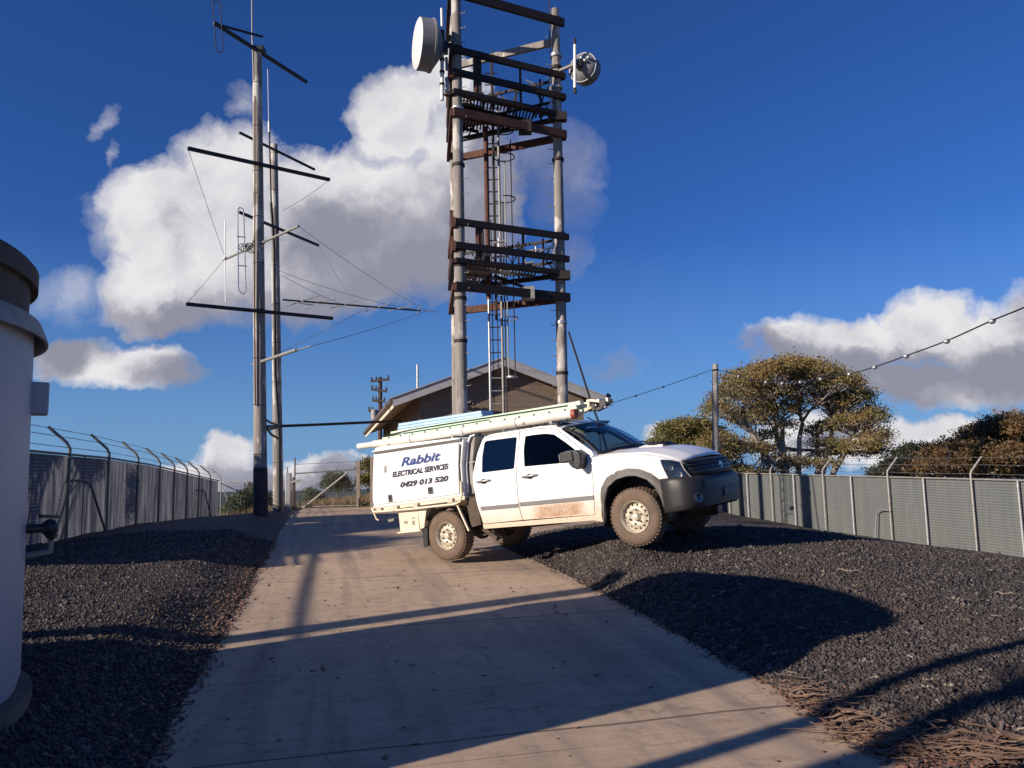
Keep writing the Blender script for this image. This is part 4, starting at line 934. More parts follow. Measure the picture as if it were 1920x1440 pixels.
forks=[P(1562,792,40.5),P(1604,822,40),P(1468,800,40),P(1503,790,40.5),P(1425,830,39),P(1535,830,41),P(1580,850,41),P(1448,770,40)]
tree('gum_tree',V(P(1500,930,40).x,40.2,bz-.2),forks,cg,'leaf_gum','bark_white','tall spreading gum tree with rusty crown and white branches','tree',tr=.2,ls=.12,per=24,spread=.19,twigs=16)
c2=[clp(u_,v_,ru,rv,n,4,1.8) for (u_,v_,ru,rv,n) in ((1268,810,38,20,2200),(1300,800,34,16,1600),(1325,820,34,26,2200),(1245,832,26,16,1200),(1290,840,50,22,2500),(1340,860,40,20,1800),(1375,885,40,16,1200))]
tree('bushy_tree',V(P(1300,900,44).x,44,gz1(9.8,44)-.3),[P(1300,860,44),P(1330,870,44)],c2,'leaf_olive','bark_dark','low olive green bushy tree directly behind the truck bonnet','tree',tr=.15,ls=.14,per=20,spread=.18,twigs=5)
YG=34
c3=[clp(u_,v_,ru,rv,n,dy,1.8) for (u_,v_,ru,rv,n,dy) in ((1885,805,42,26,2400,0),(1850,820,38,26,2000,1),(1920,810,40,34,2600,0),(1810,845,44,26,2200,1),(1770,862,36,22,1600,1),(1860,860,48,26,2600,-1),(1925,865,40,30,2200,-1),(1745,880,30,14,900,0),(1830,880,50,16,1800,0),(1890,890,50,16,1800,1),(1885,840,60,26,3000,2),(1830,860,50,22,2200,2),(1780,885,34,12,900,1),(1960,830,40,40,2400,0))]
tree('russet_tree',V(P(1880,930,34).x,34,gz1(21,34)-.3),[P(1860,880,34),P(1900,870,34),P(1820,890,34),P(1775,895,34)],c3,'leaf_brown','bark_white','bushy russet tree above the fence at the far right edge','tree',tr=.13,ls=.13,per=20,spread=.17,twigs=10)
YG=52
c4=[clp(u_,v_,ru,rv,n,dy,2) for (u_,v_,ru,rv,n,dy) in ((1720,850,38,16,2000,0),(1690,872,34,18,1600,0),(1760,850,30,14,1300,0),(1740,880,44,14,1600,0),(1660,888,24,10,700,0),(1780,870,30,18,900,0),(1700,892,60,14,1600,0),(1760,890,50,12,1200,0))]
tree('dark_tree',V(P(1720,930,52).x,52,gz1(27,52)-.5),[P(1715,885,52),P(1745,880,52)],c4,'leaf_dark','bark_dark','dark green tree between the gum tree and the russet tree','tree',tr=.2,ls=.17,per=20,spread=.22,twigs=5)
YG=47
c5=[clp(u_,v_,ru,rv,n,0,1.4) for (u_,v_,ru,rv,n) in ((455,945,26,22,1500),(475,930,18,22,1100),(440,960,24,14,900),(495,945,20,18,700))]
tree('shrub',V(P(462,965,47).x,47,gz1(-16,47)-.4),[P(462,955,47)],c5,'leaf_green','bark_dark','dusty green shrub beyond the chain link fence left of the masts','shrub',tr=.06,ls=.13,per=16,spread=.16,twigs=5)
c6=[clp(u_,v_,ru,rv,n,0,1.2) for (u_,v_,ru,rv,n) in ((630,902,20,16,1500),(640,915,18,16,1200),(618,912,14,12,500))]
tree('shrub',V(P(632,935,47).x,47,gz1(-10.4,47)-.3),[P(632,925,47)],c6,'leaf_green','bark_dark','rounded green bush seen through the middle of the gate','shrub',tr=.06,ls=.12,per=16,spread=.14,twigs=4)
c7=[clp(u_,v_,ru,rv,n,0,1.) for (u_,v_,ru,rv,n) in ((582,925,13,10,500),(590,935,16,8,500))]
tree('shrub',V(P(585,942,47).x,47,gz1(-12,47)-.3),[P(585,935,47)],c7,'leaf_green','bark_dark','small low bush at the left side of the gate','shrub',tr=.04,ls=.1,per=14,spread=.12,twigs=3)
c8=[clp(u_,v_,ru,rv,n,0,1.2) for (u_,v_,ru,rv,n) in ((690,878,14,18,1300),(684,905,12,16,800),(700,900,14,20,900))]
tree('shrub',V(P(690,940,47).x,47,gz1(-8,47)-.3),[P(690,920,47)],c8,'leaf_olive','bark_dark','olive bush between the gate post and the tail of the truck','shrub',tr=.07,ls=.12,per=16,spread=.14,twigs=4)
YG=20
c9=[((-13.6,20.5,2.75),(.5,.6,.45),500),((-13.9,20.2,2.3),(.5,.6,.4),400)]
tree('shrub',V(-13.7,20.4,gz1(-13.7,20.4)-.1),[(-13.7,20.4,1.6)],c9,'leaf_dark','bark_dark','dark shrub tip poking over the left fence beside the tank','shrub',tr=.04,ls=.12,per=14,spread=.14,twigs=4)
# trees outside the frame to the left and behind the camera (they shade the drive)
sl=[]
for (u_,v_) in ((480,1005),(540,998),(600,990),(650,985),(705,980),(755,978),(300,1002),(400,1004),(560,975),(650,970)):
    g_=grd(u_,v_); t_=(-16.5-random.uniform(0,1.2)-g_.x)/SD.x; c_=g_+SD*t_; sl.append((tuple(c_),(1.0,1.0,.62),2600))
for (x,y,z,r) in ((-17,9.5,2.3,1.3),):
    sl.append(((x,y,z),(r,r,r*.8),3200))
tree('shade_tree',V(-17,9.5,gz1(-17,9.5)-.2),[(-17,9.5,2.4)],sl,'leaf_dark','bark_dark','dense tree outside the left fence, beyond the picture edge','tree',tr=.22,ls=.22,per=20,spread=.2,twigs=4)
gp=grd(1481,1364); bx,by=gp.x+SD.x/SD.y*0-8.2*math.cos(math.atan2(SD.y,SD.x)+math.pi),gp.y-8.2*math.sin(math.atan2(SD.y,SD.x)+math.pi)
sp_=empty('timber_pole',G(bx,by),'slim timber pole standing left of the camera','pole')
mb=MB(); mb.tube([G(bx,by,-.3),G(bx,by,7)],[.09,.06],10); mb.build('pole',M['pole'],sp_,smooth=60)
gp=grd(1700,1416); bx,by=gp.x-9.5*math.cos(math.atan2(SD.y,SD.x)+math.pi),gp.y-9.5*math.sin(math.atan2(SD.y,SD.x)+math.pi)
bk=empty('bare_tree',G(bx,by),'leaning bare tree behind the camera on the left bank','tree')
mb=MB(); b0_=G(bx,by,-.2); mb.tube([b0_,b0_+V(.1,0,1.5),b0_+V(-.1,.1,3.),b0_+V(.15,.1,4.6),b0_+V(.1,.0,6.5)],[.15,.13,.11,.09,.04],10); mb.build('trunk',M['bark_white'],bk,smooth=60)
mb=MB()
for k in range(16):
    s=b0_+V(0,0,1.8+k*.27); e=s+V(random.uniform(-.9,.9),random.uniform(-.9,.9),random.uniform(.3,1.1)); mb.tube(curve(s,e,.12,5),[.035,.03,.024,.018,.012,.006],5)
mb.build('branches',M['bark_white'],bk,fix=False,smooth=60)
# ================================================================== TRUCK
TO=V(-.464,12.299,.460); tf=V(.813,-.573,.101).normalized(); tl=V(.571,.819,.052); tl=(tl-tf*tl.dot(tf)).normalized(); tu=tf.cross(tl)
TM=Matrix(((tf.x,tl.x,tu.x,TO.x),(tf.y,tl.y,tu.y,TO.y),(tf.z,tl.z,tu.z,TO.z),(0,0,0,1)))
def trk(name,label,cat,group=None):
    o=empty(name,(0,0,0),label,cat,group); o.matrix_world=TM; return o
T=trk('utility_truck','muddy white dual cab utility truck with lettered canopy, parked nose up on the gravel','utility truck')
def B(mb,name,m,parent=T,**k): return mb.build(name,M[m] if isinstance(m,str) else m,parent,world=False,**k)
def hw(x,z):
    w=float(np.interp(x,[.6,3.2,3.45,3.6,3.75,3.85,3.9],[.86,.87,.86,.825,.76,.66,.6]))
    if z<.7: w-=(.7-z)*.1
    if z>1.12: w-=(z-1.12)*.27
    w+=.010*math.exp(-((z-1.02)/.05)**2)   # shoulder line
    if z>1.62: w-=((z-1.62)/.08)**2*.035
    if x>2.6:
        zh=zhood(x); t=max(0,(z-(zh-.09))/.09); w-=.075*t*t
    return w
def zhood(x): return float(np.interp(x,[2.5,2.65,2.88,3.25,3.48,3.63,3.7,3.8],[1.19,1.17,1.155,1.118,1.05,.987,.945,.92]))
def inside(pt,poly):
    x,y=pt; c=False; n=len(poly)
    for i in range(n):
        x1,y1=poly[i];x2,y2=poly[(i+1)%n]
        if (y1>y)!=(y2>y) and x<(x2-x1)*(y-y1)/(y2-y1)+x1: c=not c
    return c
def sub(poly,step):
    out=[]
    for i in range(len(poly)):
        a=Vector(poly[i]);b=Vector(poly[(i+1)%len(poly)]); n=max(1,int((b-a).length/step))
        for k in range(n): out.append(tuple(a+(b-a)*(k/n)))
    return out
def rnd(poly,r=.03,n=4):
    out=[]
    N=len(poly)
    for i in range(N):
        p=Vector(poly[i]);a=Vector(poly[i-1]);b=Vector(poly[(i+1)%N])
        da=(a-p);db=(b-p); ra=min(r,da.length*.4,db.length*.4)
        A=p+da.normalized()*ra; Bq=p+db.normalized()*ra
        for k in range(n+1):
            t=k/n; out.append(tuple(A*(1-t)**2+p*2*t*(1-t)+Bq*t*t))
    return out
def panel(name,outline,holes,m,parent,fn,step=.07,th=.02,smooth=35):
    """outline/holes in (x,z); fn(x,z)->Vector surface point and inward normal"""
    loops=[sub(outline,step)]+[sub(h,step) for h in holes]
    vs=[];ed=[]
    for L in loops:
        b=len(vs); vs+=L; ed+=[(b+i,b+(i+1)%len(L)) for i in range(len(L))]
    xs_=[p[0] for p in loops[0]];zs_=[p[1] for p in loops[0]]
    x=min(xs_)+step/2
    while x<max(xs_):
        z=min(zs_)+step/2
        while z<max(zs_):
            if inside((x,z),loops[0]) and not any(inside((x,z),h) for h in loops[1:]):
                if min((x-q[0])**2+(z-q[1])**2 for q in vs[:sum(len(l) for l in loops)])>(step*.45)**2: vs.append((x,z))
            z+=step
        x+=step
    r=delaunay_2d_cdt([Vector(p) for p in vs],ed,[],0,1e-5)
    V2=r[0];Fs=[]
    for f in r[2]:
        c=(sum(V2[i].x for i in f)/len(f),sum(V2[i].y for i in f)/len(f))
        if inside(c,loops[0]) and not any(inside(c,h) for h in loops[1:]): Fs.append(tuple(f))
    fr=[fn(p.x,p.y,0) for p in V2]; bk_=[fn(p.x,p.y,th) for p in V2]; n=len(fr)
    cnt={}
    for f in Fs:
        for i in range(len(f)):
            e=(f[i],f[(i+1)%len(f)]); k=tuple(sorted(e)); cnt.setdefault(k,[]).append(e)
    faces=list(Fs)+[tuple(i+n for i in f[::-1]) for f in Fs]
    for k,es in cnt.items():
        if len(es)==1: a,b=es[0]; faces.append((b,a,a+n,b+n))
    mb=MB(); mb.add(fr+bk_,faces); return B(mb,name,m,parent,smooth=smooth)
def sidefn(sg,off=0):
    return lambda x,z,d: Vector((x,sg*(hw(x,z)+off-d),z))
g=.004
rear_door=[(.668+.012,.47),(.625,.80),(.612,1.0),(.612,1.17),(.68,1.463),(.765,1.655),(.83,1.668),(1.40,1.662),(1.418-.006,1.60),(1.37,1.158),(1.338,.80),(1.337,.576),(1.352,.465)]
rwin=rnd([(.772,1.178),(.768,1.40),(.80,1.60),(.84,1.618),(1.348,1.598),(1.372,1.585),(1.335,1.165)],.025)
front_door=[(1.364,.465),(1.349,.576),(1.35,.80),(1.382,1.158),(1.424,1.60),(1.414,1.660),(1.70,1.655),(1.90,1.635),(2.03,1.592),(2.20,1.455),(2.42,1.265),(2.53,1.18),(2.551,1.144),(2.53,.805),(2.475,.435)]
fwin=rnd([(1.505,1.172),(1.488,1.40),(1.512,1.585),(1.66,1.583),(1.84,1.572),(1.985,1.54),(2.18,1.40),(2.40,1.222),(2.446,1.165),(2.446,1.125)],.02)
fender=[(2.485,.435),(2.538,.80),(2.56,1.144),(2.54,1.195),(2.63,1.172),(2.88,1.155),(3.08,1.137),(3.25,1.118),(3.48,1.050),(3.63,.987),(3.69,.946)]
# down along headlight's rear edge and arch
fender+= [(3.67,.955),(3.60,.985),(3.485,1.008),(3.51,.90),(3.55,.775),(3.40,.775),(3.36,.84),(3.25,.91),(3.12,.945),(2.95,.93),(2.80,.875),(2.70,.78),(2.645,.62),(2.63,.42),(2.62,.36),(2.50,.38)]
for sg in (-1,1):
    side='' 
    d=panel('rear_door',rear_door,[rwin],'paint',T,sidefn(sg))
    panel('rear_window',rwin,[],'tint',d,sidefn(sg,-.012),th=.004)
    d2=panel('front_door',front_door,[fwin],'paint',T,sidefn(sg))
    panel('front_window',fwin,[],'glass_side',d2,sidefn(sg,-.012),th=.004)
    panel('front_fender',fender,[],'paint',T,sidefn(sg),step=.05)
    # window rubber
    # roof rail / pillars above doors
    rail=[(.765+.0,1.665),(.86,1.70),(1.285,1.712),(1.65,1.70),(1.90,1.668),(2.07,1.612),(2.645,1.178),(2.63,1.165),(2.552,1.158),(2.54,1.19),(2.428,1.272),(2.207,1.463),(2.036,1.60),(1.905,1.643),(1.70,1.663),(.83,1.676)]
    panel('roof_side',rail,[],'paint',T,sidefn(sg,.002),step=.05,th=.03)
    # sill
    sill=[(.672,.40),(.672,.462),(2.48,.430),(2.60,.36),(2.60,.33),(2.45,.365)]
    panel('sill',sill,[],'paint',T,sidefn(sg,.004),th=.05)
    # grey rubbing strips
    for a,b,par in ((.69,1.325,d),(1.362,2.512,d2)):
        za=.712-(a-.69)*.012; zb_=.712-(b-.69)*.012
        panel('rubbing_strip',[(a,za-.052),(a,za),(b,zb_-.012),(b,zb_-.062)],[],'grey_side',par,sidefn(sg,.012),th=.02)
    # handles
    for x0,x1,z,par in ((.68,.93,1.059,d),(1.46,1.72,1.037,d2)):
        mb=MB(); c=V((x0+x1)/2,sg*(hw(x0,z)+.004),z)
        n=16; ov=[(c.x+.058*math.cos(a),c.z-.004+.036*math.sin(a)) for a in np.linspace(0,2*math.pi,n,endpoint=False)]
        mb.prism([V(x,c.y-sg*.006,zz) for x,zz in ov],V(0,sg*.009,0)); hb_=B(mb,'door_handle','black_plastic',par)
        mb=MB(); mb.tube([V(x0,c.y+sg*.004,z-.004),V(x0+.05,c.y+sg*.03,z),V(x1-.05,c.y+sg*.03,z+.004),V(x1,c.y+sg*.004,z)],[.010,.013,.013,.010],8); B(mb,'grip','silver' if sg<0 else 'silver',hb_,smooth=60)
    # mirror
    mb=MB(); 
    out=rnd([(2.205,1.13),(2.20,1.268),(2.33,1.285),(2.40,1.27),(2.41,1.14)],.03)
    mb.prism([V(x,sg*.89,z) for x,z in out],V(0,sg*.17,0)); mr=B(mb,'wing_mirror','black_plastic',d2,bevel=.02)
    mb=MB(); out=rnd([(2.40,1.03),(2.36,1.27),(2.43,1.28),(2.50,1.22),(2.50,1.10),(2.46,1.03)],.02); mb.prism([V(x,sg*.84,z) for x,z in out],V(0,sg*.20,0)); B(mb,'mirror_shell','black_plastic',mr,bevel=.02)
    mb=MB(); mb.prism([V(2.198,sg*.91,1.15),V(2.198,sg*1.045,1.15),V(2.198,sg*1.045,1.255),V(2.198,sg*.91,1.255)],V(-.004,0,0)); B(mb,'mirror_glass','alu',mr)
    # flare over front wheel
    outer=[(2.60,.36),(2.615,.55),(2.64,.76),(2.74,.885),(2.90,.945),(3.05,.958),(3.20,.935),(3.36,.855),(3.46,.755),(3.52,.60),(3.56,.385)]
    inner=[(3.45,.385),(3.43,.55),(3.385,.68),(3.30,.79),(3.16,.853),(3.03,.865),(2.88,.84),(2.75,.76),(2.665,.60),(2.63,.45),(2.595,.29)]
    def ff(x,z,dd,sg=sg):
        # raised lip
        r=math.hypot(x-3.04,z-.40); t=min(1,max(0,(r-.44)/.12)); return Vector((x,sg*(hw(min(x,3.45),min(z,1.0))+.035*math.sin(math.pi*min(1,.25+t*.9))-dd),z))
    panel('wheel_arch_flare',outer+inner,[],'flare',T,ff,step=.04,th=.05,smooth=60)
    # arch liner
    mb=MB(); G_=[]
    for a in np.linspace(-.35,math.pi+.35,26): G_.append([V(3.04+.455*math.cos(a),sg*y,.41+.455*math.sin(a)) for y in(.86,.45)])
    mb.grid(G_); mb.quad(V(2.5,sg*.45,.2),V(3.6,sg*.45,.2),V(3.6,sg*.45,1.),V(2.5,sg*.45,1.)); B(mb,'wheel_arch_liner','black_plastic',T,fix=False)
    # headlight
    head=[(3.488,1.004),(3.555,.778),(3.68,.752),(3.79,.728),(3.735,.86),(3.69,.938),(3.60,.978)]
    h_=panel('headlight',head,[],'headlamp',T,sidefn(sg,-.004),step=.04,th=.03,smooth=60)
    for (x,z,r) in ((3.60,.89,.026),(3.68,.80,.03)):
        mb=MB(); w=hw(x,z); mb.lathe(V(x,sg*(w-.012),z),V(.35,sg*1.,0),[(0,.0),(.006,r*.5),(.018,r),(.02,r*1.12)],18); B(mb,'reflector','silver',h_,smooth=50)
    mb=MB(); mb.tube([V(3.70,sg*(hw(3.7,.93)+.0),.935),V(3.745,sg*(hw(3.745,.85)+.004),.85),V(3.81,sg*(hw(3.81,.725)+.006),.72)],.008,6); B(mb,'headlight_trim','galv_dull',h_,smooth=50)
# roof
G_=[]
for x in np.linspace(.80,2.075,16):
    zs=float(np.interp(x,[.8,.86,1.285,1.65,1.90,2.075],[1.69,1.702,1.714,1.702,1.67,1.612])); w=hw(x,zs)+.0
    xx=[]
    for t in np.linspace(-1,1,17):
        xo=x+ (.14*(1-t*t) if x>1.9 else .14*(1-t*t)*max(0,(x-1.3)/.6)); xx.append(V(xo,w*t,zs+.055*(1-t*t)**.7*(1 if abs(t)<1 else 0)-.004))
    G_.append(xx)
mb=MB(); mb.grid(G_); ro=B(mb,'roof','paint',smooth=50); sl=ro.modifiers.new('s','SOLIDIFY'); sl.thickness=.03; sl.offset=-1
for t0 in (-.45,-.15,.15,.45):
    mb=MB(); mb.bar(V(.9,t0*1.3,1.758),V(1.75,t0*1.3,1.752),.03,.012); B(mb,'roof_rib','paint',ro)
# back wall of cab
mb=MB(); mb.prism([V(.66,-.82,.5),V(.66,.82,.5),V(.64,.82,1.15),V(.80,.70,1.69),V(.80,-.70,1.69),V(.64,-.82,1.15)],V(.02,0,0)); B(mb,'cab_rear_wall','paint')
# hood
G_=[]
for i in range(21):
    t=i/20; row=[]
    for j in range(25):
        s=j/12-1
        xr=2.62+.20*(1-s*s); xf=3.695+.115*(1-s*s)**.8
        x=xr+(xf-xr)*t; w=hw(min(x,3.72),zhood(min(x,3.7))-.0)-.002
        xe=2.62+(3.695-2.62)*t; zz=zhood(xe)
        w2=hw(xe,zhood(xe))-.003
        cr=(.052+.012*t)*(1-s**2)**.9 +.010*math.exp(-((abs(s)-.62)/.12)**2)*(1-abs(s)**6)
        row.append(V(x,s*w2,zz+cr-(.012*max(0,t-.85)/.15)))
    G_.append(row)
mb=MB(); mb.grid(G_); ho=B(mb,'bonnet','paint',smooth=50); sl=ho.modifiers.new('s','SOLIDIFY'); sl.thickness=.02; sl.offset=-1
# scoop
mb=MB(); G_=[]
for x,h in ((2.93,.0),(3.02,.03),(3.14,.048),(3.27,.052)):
    zc=float(np.interp(x,[2.8,3.07,3.48],[1.235,1.20,1.11])); G_.append([V(x,y*.25,zc+(h if abs(y)<.9 else 0)*(1-.15*y*y)-.0-(.012 if abs(y)>.9 else 0)) for y in np.linspace(-1,1,13)])
mb.grid(G_); sc_=B(mb,'bonnet_scoop','paint',ho,smooth=50)
mb=MB(); mb.prism([V(3.265,-.215,1.165),V(3.265,.215,1.165),V(3.262,.20,1.203),V(3.262,-.20,1.203)],V(-.02,0,0)); B(mb,'scoop_mouth','black_plastic',ho)
mb=MB(); mb.lathe(V(3.13,0,1.243),V(.10,0,1),[(0,0),(.0,.13),(.012,.15),(-.02,.17)],24)
for i_,p_ in enumerate(mb.v): mb.v[i_]=(p_[0],p_[1]*1.45,p_[2])
B(mb,'scoop_opening','black_plastic',ho,smooth=50)
# windscreen: curved
def ws(s,t):
    xb=2.63+.22*(1-s*s); zb_=1.168+.055*(1-s*s); xt=2.075+.14*(1-s*s); zt=1.612+.045*(1-s*s)
    yb=.775;yt=.68
    bul=.035*math.sin(math.pi*t)
    return V(xb+(xt-xb)*t+bul*.6,s*(yb+(yt-yb)*t),zb_+(zt-zb_)*t+bul)
S_=np.linspace(-1,1,21);T_=np.linspace(0,1,11)
mb=MB(); mb.grid([[ws(s*.955,.04+.92*t) for s in S_] for t in T_]); wd=B(mb,'windscreen','glass',smooth=60,fix=False)
mb=MB()
loop_=[ws(s,0) for s in S_]+[ws(1,t) for t in T_[1:]]+[ws(s,1) for s in S_[::-1][1:]]+[ws(-1,t) for t in T_[::-1][1:-1]]
def in_(p,s,t): return ws(s,t)
inn=[ws(s*.93,.085) for s in S_]+[ws(.93,.085+.86*t) for t in T_[1:]]+[ws(s*.93,.945) for s in S_[::-1][1:]]+[ws(-.93,.085+.86*t) for t in T_[::-1][1:-1]]
n=len(loop_); up_=V(.5,0,.6).normalized()*.003
mb.add([p+up_ for p in loop_]+[p+up_ for p in inn],[(i,(i+1)%n,n+(i+1)%n,n+i) for i in range(n)]); o=B(mb,'windscreen_seal','black_plastic',wd,smooth=60); sl=o.modifiers.new('s','SOLIDIFY'); sl.thickness=.006
mb=MB(); mb.grid([[ws(s*.95,-.03)+V(0,0,-.01),ws(s*.95,.07)+V(.02,0,.012)] for s in S_]); B(mb,'wiper_cowl','black_plastic',T,smooth=50,fix=False)
mb=MB(); mb.tube([ws(-.1,.02)+V(.02,0,.03),ws(-.45,.10)+V(.03,0,.03),ws(-.8,.07)+V(.03,0,.03)],.010,6); B(mb,'wiper','black_plastic',T,smooth=50)
mb=MB(); mb.tube([ws(.6,.02)+V(.02,0,.03),ws(.25,.10)+V(.03,0,.03),ws(.0,.08)+V(.03,0,.03)],.010,6); B(mb,'wiper','black_plastic',T,smooth=50)
# grille + bumper : plan curve
def plan(s,x0=3.96,xc=3.60,yc=.80): # s -1..1
    a=s*math.pi/2; return V(xc+(x0-xc)*max(0,math.cos(a))**.75,yc*math.sin(a),0)
prof=[(.36,-.06),(.385,-.01),(.45,.0),(.60,.012),(.70,.0),(.735,-.03),(.765,-.07),(.772,-.14)]
G_=[]
for z,o_ in prof:
    row=[V(3.455,-.865+(-.0),z)] if False else []
    for s in np.linspace(-1,1,41):
        p=plan(s,3.965+o_,3.62,.865+o_*.35); row.append(V(p.x,p.y,z))
    row=[V(3.46,-.885-o_*.1,z)]+row+[V(3.46,.885+o_*.1,z)]
    G_.append(row)
mb=MB(); mb.grid(G_); bp_=B(mb,'front_bumper','bumper',smooth=50,fix=False); sl=bp_.modifiers.new('s','SOLIDIFY'); sl.thickness=.02
mb=MB(); mb.grid([[V(plan(s,3.985,3.62,.865).x,plan(s,4.,3.62,.865).y,z) for s in np.linspace(-.5,.5,21)] for z in (.60,.70)]); B(mb,'bumper_intake','black_plastic',bp_,smooth=60,fix=False)
for sg in (-1,1):
    mb=MB(); p=plan(sg*.62,3.965,3.62,.865); mb.lathe(V(p.x+.0,p.y,.50),V(1,sg*.5,0),[(0,0),(.012,.05),(.012,.06),(0,.065)],18); B(mb,'fog_lamp','headlamp',bp_,smooth=50)
mb=MB(); mb.box((3.975,0,.52),(.012,.37,.115)); pl=B(mb,'number_plate','flare',bp_,bevel=.004)
mb=MB(); 
for k,yy_ in enumerate((-.13,-.085,-.04,.03,.075,.12)): mb.box((3.984,yy_,.52),(.004,.022 if k%2 else .03,.055))
B(mb,'plate_characters','galv_dull',pl)
# grille
G_=[]
for z,xo in ((.755,-.075),(.82,-.085),(.90,-.11),(.965,-.16)):
    G_.append([V(plan(s,4.0+xo,3.66,.70).x,plan(s,1,1,.74).y*(.98 if z<.9 else .95),z) for s in np.linspace(-.92,.92,31)])
mb=MB(); mb.grid(G_); gr=B(mb,'grille','black_plastic',smooth=50,fix=False); sl=gr.modifiers.new('s','SOLIDIFY'); sl.thickness=.03
for z,xo in ((.79,-.070),(.84,-.078),(.89,-.094),(.935,-.12)):
    mb=MB(); mb.tube([V(plan(s,4.0+xo,3.66,.70).x,plan(s,1,1,.72).y,z) for s in np.linspace(-.85,.85,21)],.009,6); B(mb,'grille_bar','bumper',gr,smooth=50)
mb=MB(); mb.lathe(V(3.905,0,.855),V(1,0,.12),[(0,0),(.014,.035),(.014,.045),(.0,.05)],20); mb.box((3.928,0,.855),(.01,.03,.05)); B(mb,'badge','silver',gr,smooth=50)
# underside, chassis
mb=MB(); mb.box((1.62,0,.47),(1.95,1.5,.10)); mb.box((3.45,0,.5),(.8,1.1,.3)); B(mb,'floor_pan','underbody')
mb=MB(); 
for sg in(-1,1): mb.bar(V(-1.2,sg*.42,.62),V(.9,sg*.42,.56),.08,.14); mb.bar(V(.9,sg*.42,.56),V(2.7,sg*.42,.40),.08,.13)
mb.tube([V(0,-.75,.355),V(0,.75,.355)],.05,10); mb.sphere((0,0,.355),.15); mb.tube([V(.1,0,.36),V(1.7,0,.42)],.035,8); mb.tube([V(3.05,-.7,.355),V(3.05,.7,.355)],.04,8); mb.box((1.2,-.2,.4),(.9,.4,.14))
B(mb,'chassis','underbody')
mb=MB(); mb.tube([V(.62,-.60,.42),V(.72,-.66,.28),V(.80,-.62,.22)],.035,8); mb.bar(V(.55,-.72,.42),V(.78,-.70,.24),.03,.06); mb.box((.78,-.62,.20),(.16,.12,.06)); mb.bar(V(.5,-.55,.30),V(-.1,-.6,.32),.05,.02); B(mb,'side_bracket','underbody')
# interior
mb=MB(); mb.box((1.62,0,.54),(1.9,1.56,.03)); mb.box((2.48,0,1.06),(.24,1.5,.20)); mb.box((2.40,0,.8),(.3,1.5,.35)); B(mb,'dashboard','black_plastic',bevel=.02)
for sg in (-1,1):
    mb=MB(); mb.box((1.72,sg*.38,.72),(.52,.5,.18)); mb.box((1.46,sg*.38,1.02),(.14,.5,.56),Matrix.Rotation(-.18,3,'Y')); s_=B(mb,'seat','seat',bevel=.04)
    mb=MB(); mb.box((1.40,sg*.38,1.38),(.09,.27,.17)); B(mb,'headrest','seat',s_,bevel=.03)
mb=MB(); mb.box((.95,0,.74),(.5,1.35,.16)); mb.box((.76,0,1.02),(.13,1.35,.5)); B(mb,'seat','seat',bevel=.04)
mb=MB(); pts=[V(2.20+.06*math.cos(a),-.38+.185*math.sin(a),1.04+.17*math.cos(a)) for a in np.linspace(0,2*math.pi,25)]; mb.tube(pts,.014,6,False); mb.tube([V(2.20,-.38,1.04),V(2.42,-.38,.95)],.03,8); mb.bar(V(2.2,-.55,1.04),V(2.2,-.21,1.04),.02,.03); B(mb,'steering_wheel','black_plastic',smooth=60)
mb=MB(); mb.box((2.30,0,1.52),(.03,.22,.07)); mb.tube([V(2.30,0,1.55),V(2.27,0,1.62)],.01,6); B(mb,'rear_view_mirror','black_plastic',bevel=.01)
mb=MB(); mb.box((1.5,0,1.668),(1.2,1.2,.02)); B(mb,'headlining','seat')
for sg in (-1,1):
    mb=MB(); mb.box((2.10,sg*.38,1.58),(.16,.36,.02),Matrix.Rotation(-.25,3,'Y')); B(mb,'sun_visor','seat')
